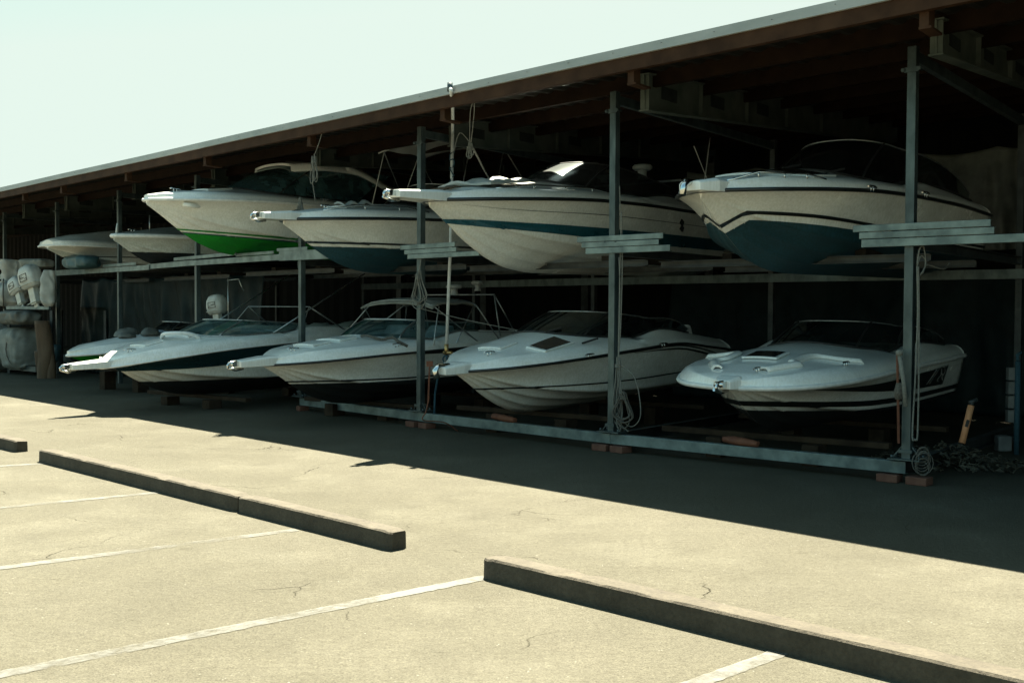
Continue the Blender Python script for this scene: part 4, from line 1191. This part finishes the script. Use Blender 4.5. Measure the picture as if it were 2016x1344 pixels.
# ------------------------------------------------------------------ pipe, ropes and clutter
def rope_hank(name, label, top, length, loops, r=.008, mat='rope', spread=.05, cat='rope', seed=1, extra=None, facing=None):
    """a bundle of rope loops hung from one point"""
    rnd = random.Random(seed); top = Vector(top); mb = MB(); f = facing or RIGHT
    for k in range(loops):
        l = length * rnd.uniform(.72, 1.0); w = spread * rnd.uniform(.5, 1.1); o = Vector((rnd.uniform(-.03, .03), rnd.uniform(-.03, .03), 0))
        pts = [Vector((0, 0, rnd.uniform(-.03, .03))), f * w * .35 + Vector((0, 0, -l * .3)), f * w + Vector((0, 0, -l * .8)), f * rnd.uniform(-.02, .02) + Vector((0, 0, -l)), -f * w * .9 + Vector((0, 0, -l * .78)), -f * w * .3 + Vector((0, 0, -l * .3))]
        mb.tube(smooth_path([p + o for p in pts], 6, closed=True), r, 5, closed=True)
    for k in range(3): mb.tube([Vector((math.cos(a) * .035, math.sin(a) * .035, -.06 - .015 * k)) for a in [2 * math.pi * q / 10 for q in range(10)]], r, 5, closed=True)
    if extra:
        for e in extra: mb.tube(smooth_path([Vector(p) - top for p in e], 6), r, 5)
    return tag(mb.build(name, M[mat], loc=top), label, cat)

# white water pipe from the eave down between the boats
p0 = on_line(892, 170, EDGE_A, EDGE_B); p1 = at(891, 262, 15.1); p2 = at(879, 684, 15.1)
pipe = thing('water_pipe', 'thin white pipe dropping from the eave behind the largest cruiser bow', 'pipe', (p2.x, p2.y, 0))
def lp(p): return Vector(p) - pipe.location
mb = MB(); mb.tube(smooth_path([lp(p0 + OUT * .05 + Vector((0, 0, -.03))), lp(p0 + OUT * .03 + Vector((0, 0, -.09))), lp(p0.lerp(p1, .5)), lp(p1)], 6), .022, 8)
mb.tube([lp(p1 + Vector((0, 0, .03))), lp(p1.lerp(p2, .5) + RIGHT * .02), lp(p2)], .022, 8)
pp = mb.build('pipe', M['plastic'], pipe)
mb = MB(); q = lp(p0 + OUT * .055 + Vector((0, 0, -.02))); mb.tube([q + Vector((0, 0, -.05)), q + Vector((0, 0, .05))], .034, 10); mb.build('end_cap', M['galv'], pp)
mb = MB(); q = lp(p2); mb.tube([q + Vector((0, 0, .05)), q + Vector((0, 0, -.10))], .030, 10); mb.tube([q + RIGHT * -.05 + Vector((0, 0, -.07)), q + RIGHT * .10 + Vector((0, 0, -.07))], .022, 8); mb.build('valve', M['brass'], pipe)
mb = MB(); mb.tube(smooth_path([q + Vector((0, 0, -.10)), q + Vector((.0, -.02, -.22)), q + RIGHT * -.12 + Vector((0, 0, -.34)), q + RIGHT * -.2 + Vector((0, 0, -.62)), Vector((-.2, .0, .03)), Vector((-.5, .3, .03))], 8), .016, 6); mb.build('hose', M['rope_blue'], pipe)
mb = MB(); mb.tube([q + Vector((.05 * math.cos(a), 0, -.16 + .05 * math.sin(a))) for a in [2 * math.pi * k / 12 for k in range(12)]], .012, 6, closed=True); mb.build('valve_wheel', M['rope_blue'], pipe)

d6, n6 = post_dirs(6); P6 = Vector((*POST[6], 0)); P5 = Vector((*POST[5], 0)); P7 = Vector((*POST[7], 0))
a6 = P6 + RIGHT * .085 + OUT * .03
rope_hank('rope', 'long pale rope looped down the right side of the middle front post to the ground', a6 + Vector((0, 0, 1.05)), .85, 6, .006, 'rope', .05, seed=3,
          extra=[[a6 + Vector((0, 0, 3.0)), a6 + RIGHT * .02 + Vector((0, 0, 2.5)), a6 + RIGHT * .01 + Vector((0, 0, 1.8)), a6 + Vector((0, 0, 1.0))],
                 [a6 + RIGHT * .03 + Vector((0, 0, 2.7)), a6 + RIGHT * .045 + Vector((0, 0, 2.1)), a6 + RIGHT * .03 + Vector((0, 0, 1.4)), a6 + Vector((0, 0, 1.0))],
                 [a6 + Vector((0, 0, 1.0)), a6 + RIGHT * .22 + Vector((0, 0, .85)), a6 + RIGHT * .30 + Vector((0, 0, .45)), a6 + RIGHT * .18 + Vector((0, 0, .30)), a6 + RIGHT * .02 + Vector((0, 0, .40))],
                 [a6 + Vector((0, 0, 2.2)), a6 + RIGHT * .02 + Vector((0, 0, 1.7)), a6 + RIGHT * .0 + Vector((0, 0, .5)), a6 + RIGHT * .14 + Vector((0, 0, .24))]])
rope_hank('rope', 'dark line knotted over the pale rope at the foot of the middle front post', a6 + RIGHT * .10 + OUT * .05 + Vector((0, 0, .70)), .42, 6, .007, 'rope_dark', .12, seed=8)
a5 = P5 + RIGHT * .02 + OUT * .075
rope_hank('rope', 'coil of pale rope hung on the post in front of the bowrider with the bimini', a5 + Vector((0, 0, 2.10)), .50, 8, .006, 'rope', .13, seed=5,
          extra=[[a5 + Vector((0, 0, 2.1)), a5 + RIGHT * .05 + Vector((0, 0, 2.28)), a5 + Vector((0, 0, 2.36))], [a5 + Vector((0, 0, 1.62)), a5 + RIGHT * .5 - OUT * .5 + Vector((0, 0, 1.45)), a5 + RIGHT * 1.1 - OUT * 1.0 + Vector((0, 0, 1.30))]])
# line from the eave to the green bottomed boat
e0 = on_line(623, 252, EDGE_A, EDGE_B) - OUT * .10
k1 = at(618, 308, e0.y + .3)
rope_hank('rope', 'thin line hanging from the eave over the hardtop boat, tied in a knot', k1, .42, 4, .006, 'rope', .05, seed=11, extra=[[e0 + Vector((0, 0, -.06)), e0.lerp(k1, .5) + Vector((.01, 0, -.02)), k1], [k1, k1 + RIGHT * -.03 + Vector((0, 0, -.3)), k1 + RIGHT * .03 + Vector((0, 0, -.62))]])
q = at(591, 392, 16.35)
rope_hank('rope', 'small bunch of white line hung on the side of the hardtop boat', q, .30, 7, .007, 'rope', .06, seed=12)
q = on_line(914, 182, EDGE_A, EDGE_B) - OUT * .15; q1 = at(925, 280, q.y + .9)
rope_hank('rope', 'doubled pale line hung from the eave just right of the white pipe', q1, .22, 4, .006, 'rope', .05, seed=14,
          extra=[[q + Vector((0, 0, -.1)), q.lerp(q1, .4) + RIGHT * -.02, q1], [q + RIGHT * .03 + Vector((0, 0, -.1)), q.lerp(q1, .45) + RIGHT * .04, q1 + RIGHT * .02], [q1, at(950, 330, q1.y + .3), at(985, 390, q1.y + .5)], [q1, at(905, 262, q1.y + .2), at(893, 300, q1.y + .1)]])
# blue line wound on the pipe
mb = MB(); q = at(890, 300, 15.05)
mb.tube(smooth_path([Vector((.035 * math.cos(k * 1.3), .035 * math.sin(k * 1.3), -.035 * k + (.04 if k % 3 else 0))) for k in range(26)], 4), .009, 5)
tag(mb.build('rope', M['rope_blue'], loc=q), 'dark blue line wound round the white pipe', 'rope')
# strap loop on the right post
a7 = P7 + RIGHT * .075 + OUT * .04
mb = MB(); z0 = 2.02
mb.tube(smooth_path([Vector((0, 0, 0)), Vector((.012, 0, -.45)), Vector((.0, 0, -1.0)), Vector((-.02, 0, -1.55)), Vector((.005, 0, -1.60)), Vector((.028, 0, -1.54)), Vector((.03, 0, -.9)), Vector((.02, 0, -.3)), Vector((.01, 0, .0))], 6), .009, 5)
mb.tube(smooth_path([Vector((0, 0, 0)), Vector((.04, .02, .10)), Vector((.10, .05, .05)), Vector((.06, .02, -.06)), Vector((.14, .12, .02)), Vector((.36, .3, -.01)), Vector((.5, .5, .06))], 6), .007, 5)
mb.tube(smooth_path([Vector((0, 0, .02)), Vector((.02, .0, .16)), Vector((.07, .03, .18)), Vector((.09, .04, .02)), Vector((.03, 0, -.08))], 6), .007, 5)
tag(mb.build('rope', M['rope'], loc=a7 + Vector((0, 0, z0))), 'long narrow white loop of line hung beside the rightmost front post', 'rope')
mb = MB(); q = P7 + RIGHT * .16 + OUT * .06 + Vector((0, 0, .30))
for k in range(9):
    rr = .05 + .055 * random.random(); tl = random.uniform(-.8, .8)
    mb.tube([Vector((rr * math.cos(a), rr * math.sin(a) * math.sin(tl) * .6, rr * math.sin(a) * 1.1 - .03 * k * .6)) for a in [2 * math.pi * j / 14 for j in range(14)]], .005, 5, closed=True)
tag(mb.build('rope', M['rope_dark'], loc=q), 'tangle of dark thin line at the foot of the rightmost front post', 'rope')
# red oxide ratchet strap and stick left of the right post
q0 = at(1767, 690, 10.15); q1 = at(1769, 872, 10.15)
mb = MB(); mb.beam((0, 0, 0), q0 - q1, .035, .012, up=(1, 0, 0)); mb.v = [(v[0] + .012 * math.sin(v[2] * 7), v[1], v[2]) for v in mb.v]
st = mb.build('strap', M['strap'], loc=q1); tag(st, 'red brown webbing strap hanging just left of the rightmost front post', 'strap')
mb = MB(); mb.lathe([(.0, .0), (.04, .01), (.05, .08), (.03, .16), (.0, .17)], (0, 0, .40), 10); mb.tube([(-.01, 0, .5), (0, 0, .56), (.02, 0, .5)], .01, 6); mb.build('ratchet', M['rope_dark'], st)
q0 = at(1770, 695, 10.05); q1 = at(1783, 800, 10.02)
mb = MB(); mb.tube([(0, 0, 0), (q1 - q0) * .5 + Vector((.01, 0, 0)), q1 - q0], .02, 7); mb.lathe([(0, -.03), (.03, -.02), (.032, .02), (0, .035)], (0, 0, 0), 10)
tag(mb.build('fender_handle', M['rope'], loc=q0), 'pale wooden handle leaning against the rightmost front post', 'handle')
q0 = at(846, 716, 13.6); q1 = at(843, 792, 13.6)
mb = MB(); mb.beam((0, 0, 0), q1 - q0, .05, .02, up=(1, 0, 0)); mb.box((0, 0, 0), (.08, .04, .07)); mb.tube(smooth_path([(q1 - q0), (q1 - q0) + Vector((-.03, 0, -.12)), (q1 - q0) + Vector((-.06, 0, -.22)), (q1 - q0) + Vector((.2, .1, -.26)), (q1 - q0) + Vector((.36, .2, -.38))], 6), .008, 5)
tag(mb.build('strap', M['strap'], loc=q0), 'red brown strap hanging behind the bow of the low cruiser with black curved lines', 'strap')
# debris heap and painted handle behind the right post
hp_ = P7 - OUT * 1.15 + RIGHT * .02
rnd = random.Random(4); mb = MB()
for k in range(520):
    r_, a = rnd.random() ** .7 * .75, rnd.random() * 6.283; x, y = r_ * math.cos(a) * 1.2, r_ * math.sin(a) * .8
    z = .06 + .22 * max(0, 1 - r_ / .75) * rnd.random(); l = rnd.uniform(.03, .11)
    Mx = Matrix.Rotation(rnd.random() * 6.3, 3, 'Z') @ Matrix.Rotation(rnd.uniform(-.7, .7), 3, 'X') @ Matrix.Rotation(rnd.uniform(-.6, .6), 3, 'Y')
    if k % 5: mb.add([Vector((x, y, z)) + Mx @ Vector(v) for v in ((-l / 2, -.01, 0), (0, -.028, .012), (l / 2, 0, 0), (0, .028, .012))], [(0, 1, 2, 3)])
    else: mb.tube([Vector((x, y, z)) + Mx @ Vector((-l, 0, 0)), Vector((x, y, z)) + Mx @ Vector((0, .02, .02)), Vector((x, y, z)) + Mx @ Vector((l, 0, 0))], .006, 5)
o = mb.build('leaf_litter', M['leaf'], loc=hp_); o['kind'] = 'stuff'
q1 = at(1894, 862, 10.9); q0 = at(1912, 798, 10.95)
t = thing('paddle_handle', 'short orange painted handle standing in the leaf litter', 'handle', q1)
mb = MB(); mb.tube([Vector((0, 0, -.05)), q0 - q1], .032, 10); hh = mb.build('handle', M['paint_orange'], t)
mb = MB(); mb.tube([(q0 - q1), (q0 - q1) * 1.10], .022, 8); mb.tube([(q0 - q1) * 1.08 + Vector((-.03, 0, 0)), (q0 - q1) * 1.12 + Vector((.05, 0, .02))], .02, 8); mb.build('fitting', M['galv_dark'], t)
mb = MB()
for k in (.42, .50): 
    c = (q0 - q1) * k; mb.box(c + Vector((-.002, -.031, 0)), (.03, .008, .045), rot=Matrix.Rotation(.3, 3, 'Y'))
mb.build('mark', M['rubber'], hh)
# bits at the right edge
q = at(1975, 838, 12.6); mb = MB(); mb.box((0, 0, .09), (.16, .14, .18)); tag(mb.build('white_tub', M['tub'], bevel=.02, loc=Vector((q.x, q.y, .0))), 'small grey tub on the ground beside the rear right post', 'tub')
q = at(2003, 770, 12.3); mb = MB(); mb.tube([(0, 0, 0), (0, 0, 1.05)], .03, 10); mb.tube([(0, 0, 1.05), (.0, .02, 1.12), (.05, .03, 1.15)], .02, 8)
tag(mb.build('blue_pole', M['rope_blue'], loc=(q.x, q.y, 0)), 'short dark blue pole standing at the right edge behind the rack', 'pole')
q = at(1992, 700, 13.2); mb = MB(); 
for k in range(4): mb.box((0, 0, .35 + .17 * k), (.10, .08, .15))
tag(mb.build('sign_board', M['tub'], bevel=.005, loc=(q.x, q.y, 0)), 'narrow grey slatted board in the dark by the blue pole', 'board')

# tarps at the upper right and the covered boat behind
a = at(1800, 300, 15.6); b_ = at(2060, 300, 14.6)
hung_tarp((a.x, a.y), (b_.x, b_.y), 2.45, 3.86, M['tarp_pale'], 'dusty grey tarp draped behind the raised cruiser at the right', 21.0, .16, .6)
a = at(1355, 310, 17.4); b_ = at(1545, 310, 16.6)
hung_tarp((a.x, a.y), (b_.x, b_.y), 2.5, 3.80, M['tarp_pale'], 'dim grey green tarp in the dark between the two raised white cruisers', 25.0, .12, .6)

# ------------------------------------------------------------------ clutter at the far left
def bundle(label, c, size, mat, seed, rz=0.0, cat='tarp bundle', name='tarp_bundle', rough=.17, rope=False, group=None):
    """a wrapped lump: box-ish body with folds"""
    mb = MB(); rows = []; c = Vector(c)
    N, K = 72, 44
    for j in range(K + 1):
        e = -math.pi / 2 + math.pi * j / K; row = []
        for i in range(N):
            a = 2 * math.pi * i / N
            ce, se = math.copysign(abs(math.cos(e)) ** .45, math.cos(e)), math.copysign(abs(math.sin(e)) ** .55, math.sin(e))
            ca, sa = math.copysign(abs(math.cos(a)) ** .6, math.cos(a)), math.copysign(abs(math.sin(a)) ** .6, math.sin(a))
            p = Vector((ce * ca * size[0] / 2, ce * sa * size[1] / 2, (se + 1) * size[2] / 2))
            f = noise.noise(Vector((p.x * 3.0, p.y * 3.0, p.z * 1.6 + seed))) + .5 * noise.noise(Vector((p.x * 9 + p.z * 4, p.y * 9 - p.z * 3, p.z * 5 + seed * 3))) + (1 - abs(noise.noise(Vector((p.x * 5 + p.z * 3, p.y * 5 - p.z * 2, seed * 2.0))))) * .7 - .4
            row.append(p * 1.0 + Vector((ca, sa, .2 * (p.z / size[2]))) * (rough * f))
        rows.append(row)
    mb.grid(rows, closed_u=True)
    o = mb.build(name, M[mat], loc=c); o.rotation_euler = (0, 0, rz)
    tag(o, label, cat, group)
    if rope:
        rb = MB()
        for x in (-.25, .22): rb.tube([Vector((x * size[0], (size[1] / 2 + rough * .6) * math.cos(a), size[2] / 2 + (size[2] / 2 + rough * .3) * math.sin(a))) for a in [2 * math.pi * k / 20 for k in range(20)]], .012, 5, closed=True)
        rb.build('lashing', M['rope_dark'], o)
    return o
ZL = at(60, 606, 25.4).z
b0 = at(14, 606, 26.4); b1 = at(98, 606, 24.9)
lt = thing('low_shelf', 'low shelf with a pale front board, holding wrapped engines at the far left', 'shelf', (b0.lerp(b1, .5).x, b0.lerp(b1, .5).y, 0))
def ll(p): return Vector(p) - lt.location
mb = MB(); mb.beam(ll((b0.x, b0.y, ZL)), ll((b1.x, b1.y, ZL)), .05, .075); mb.build('front_board', M['galv_plank'], lt, bevel=.004)
mb = MB(); mb.add([ll((b0.x, b0.y, ZL + .02)), ll((b1.x, b1.y, ZL + .02)), ll((b1.x, b1.y, ZL + .02)) - OUT * 1.5, ll((b0.x, b0.y, ZL + .02)) - OUT * 1.5], [(0, 1, 2, 3)]); mb.build('shelf_top', M['wood_dark'], lt)
for q in (b0, b1):
    for o_ in (.04, 1.4):
        mb = MB(); mb.box(ll((q.x, q.y, ZL / 2 - .02)) - OUT * o_, (.06, .06, ZL - .06)); mb.build('leg', M['galv_dark'], lt)
mb = MB(); f0 = at(20, 705, 26.4); f1 = at(72, 713, 25.4); mb.beam(ll((f0.x, f0.y, .16)), ll((f1.x, f1.y, .16)), .05, .12); mb.build('bottom_rail', M['galv'], lt)
e1 = at(74, 590, 25.3); e2 = at(45, 590, 26.0)
outboard('larger white outboard engine with a square badge, leaning at the far left', (e1.x, e1.y, ZL + .02) , (R(4), R(-14), R(-35)), .92)
outboard('smaller white outboard engine half hidden behind the larger one', (e2.x, e2.y, ZL + .02), (R(0), R(-24), R(-35)), .72)
q = at(24, 606, 26.9); bundle('white wrapped bundle lowest at the very left edge on the low shelf', (q.x, q.y, ZL + .03), (.75, .6, .62), 'canvas_white', 3.3, .4, rope=True)
q = at(28, 575, 27.3); bundle('upright white wrapped bundle behind the first post from the left', (q.x, q.y, ZL + .45), (.5, .5, .72), 'canvas_white', 7.1, .2)
q = at(97, 605, 25.0); bundle('tall white wrapped bundle standing against the second post from the left', (q.x, q.y, ZL + .02), (.30, .3, .85), 'canvas_white', 5.5, .1, rough=.06)
q = at(75, 530, 25.7); bundle('grey crumpled cover lying above the larger outboard engine', (q.x, q.y, ZL + .92), (.75, .5, .22), 'canvas', 9.4, -.5, rough=.09)
q = at(45, 690, 26.2); bundle('big grey green wrapped crate under the low shelf', (q.x, q.y, .12), (1.25, .9, 1.0), 'canvas', 12.2, -.8, rough=.07, rope=True)
q = at(5, 690, 27.2); bundle('dark grey wrapped load at the left edge, behind the first post', (q.x, q.y, .05), (1.3, .9, 1.15), 'tarp_pale', 14.7, -.8, rough=.10, rope=True)
q = at(40, 640, 25.9); bundle('flattened roll of dark tarp tucked under the front board of the low shelf', (q.x, q.y, ZL - .40), (1.4, .7, .34), 'tarp_pale', 18.2, -.8, rough=.09)
# rolled carpet and timber
q = at(86, 720, 24.7)
mb = MB(); n_ = 18
for k, (dx, rr, hh_) in enumerate(((0, .15, 1.30), (.10, .10, 1.0), (-.08, .09, .62))):
    rows = [[Vector((dx + (rr * (1 + .25 * math.sin(z * 2.3 + k))) * math.cos(a) + .05 * math.sin(z * 3 + k), (rr * 1.0) * math.sin(a) + .03 * noise.noise(Vector((a, z * 3, k))), z)) for a in [2 * math.pi * i / n_ for i in range(n_)]] for z in [hh_ * j / 14 for j in range(15)]]
    mb.grid(rows, closed_u=True); mb.add(rows[-1], [tuple(range(n_))])
tag(mb.build('carpet_roll', M['wood'], loc=(q.x, q.y, 0)), 'rolled brown carpet standing beside the second post from the left', 'carpet roll')
q = at(104, 668, 25.2); bundle('small blue wrapped bundle on the ground behind the second post', (q.x, q.y, .35), (.3, .25, .4), 'tarp_teal', 2.2, 0, rough=.05)
q = at(160, 512, 24.2); bundle('teal tarp bunched on the long shelf beam under the round nosed boat', (q.x, q.y, at(160, 530, 24.2).z), (1.3, .5, .30), 'tarp_teal', 6.6, -.85, rough=.08)
rnd = random.Random(9)
for k, (px, py, w, lab) in enumerate(((130, 700, .5, 'grey lumpy sack on the ground behind the small green striped boat'), (150, 712, .4, 'dark sack in the gap under the small green striped boat'))):
    q = ground(px, py + 14); bundle(lab, (q.x, q.y, 0), (w, w * .8, w * .5), 'tarp_pale', 30 + k, .3, cat='sack', name='sack', rough=.06)
# engine under clear wrap and mast frame behind the blue flanked runabout
q = at(430, 600, 20.6)
e = outboard('dusty outboard engine wrapped in clear plastic, behind the blue flanked runabout', (q.x, q.y, at(430, 640, 20.6).z - .1), (0, R(8), R(150)), .62)
e['group'] = 'engines'; del e['group']
q = at(430, 640, 20.6)
mb = MB(); mb.box((0, 0, q.z / 2 - .15), (.5, .4, q.z - .2)); o = mb.build('engine_stand', M['wood_dark'], loc=(q.x, q.y, 0), bevel=.01); tag(o, 'dark timber stand under the plastic wrapped engine', 'stand')
t = thing('mast_frame', 'thin pale tube frame like a small gallows, left of the plastic wrapped engine stand', 'frame', (at(450, 640, 20.2).x, 20.2, 0))
t['label'] = 'thin upright pale tube with a short crosspiece, right of the plastic wrapped engine'
lq = lambda px, py: at(px, py, 20.2) - t.location
mb = MB(); mb.tube([lq(450, 650), lq(449, 548)], .014, 6); mb.tube([lq(447, 552), lq(470, 549), lq(475, 562), lq(480, 572)], .012, 6); mb.build('mast', M['alu'], t)

# cradles that carry the lower boats
def cradle(bayi, ss, zt, label):
    c, d, n = bay(bayi)
    t = thing('boat_cradle', label, 'cradle', (c.x, c.y, 0), group='timber cradles under the lower boats')
    for s_ in ss:
        for l in (-.55, .55):
            p = c - OUT * s_ * 1.0 + RIGHT * l - t.location
            mb = MB(); mb.beam(p + Vector((0, 0, zt * .5)) - RIGHT * .0, p + Vector((0, 0, zt * .5)) + RIGHT * .001 + OUT * .25, .18, zt)
            mb.build('block', M['wood_dark'], t, bevel=.008)
        p = c - OUT * s_ - t.location
        mb = MB(); mb.beam(p - RIGHT * 1.3 + Vector((0, 0, zt + .03)), p + RIGHT * 1.3 + Vector((0, 0, zt + .03)), .12, .06); mb.build('cross_timber', M['wood_dark'], t, bevel=.006)
cradle(6, (.6, 2.6), .22, 'timber cradle under the nearest low runabout')
cradle(5, (.6, 2.8), .24, 'timber cradle under the low cruiser with black curved lines')
cradle(4, (.2, 2.4), .18, 'timber cradle under the bowrider with the bimini')
cradle(3, (-1.0, 1.6), .14, 'timber cradle under the blue flanked runabout')
cradle(2, (-.6, 1.2), .36, 'timber cradle under the small green striped boat')

# lumps of rusty timber lying on the base beam
for k, (px, py, lab) in enumerate(((1458, 876, 'rusty chunk of timber lying on the base beam below the nearest low runabout'), (992, 826, 'rusty timber chunk on the base beam below the black lined low cruiser'))):
    i_ = 6 if k == 0 else 5
    a_, b2 = Vector((*POST[i_], 0)), Vector((*POST[i_ + 1], 0)); q = on_line(px, py, a_, b2)
    mb = MB(); rows = []
    for i in range(13):
        u = i / 12; r_ = .045 * (.55 + .45 * math.sin(math.pi * (.08 + .84 * u)))
        rows.append([Vector(((u - .5) * .40, r_ * 1.2 * math.cos(t_) + .008 * noise.noise(Vector((u * 6, t_, k))), r_ * math.sin(t_) + .012 * noise.noise(Vector((u * 5, t_ * 2, k + 3))))) for t_ in [2 * math.pi * j / 12 for j in range(12)]])
    mb.grid(rows, closed_u=True); mb.add(rows[0], [tuple(range(12))]); mb.add(rows[-1], [tuple(range(12))])
    o = mb.build('timber_chunk', M['strap'], loc=(q.x, q.y, .245)); o.rotation_euler = (0, .06, rz_of(b2 - a_)); tag(o, lab, 'timber')
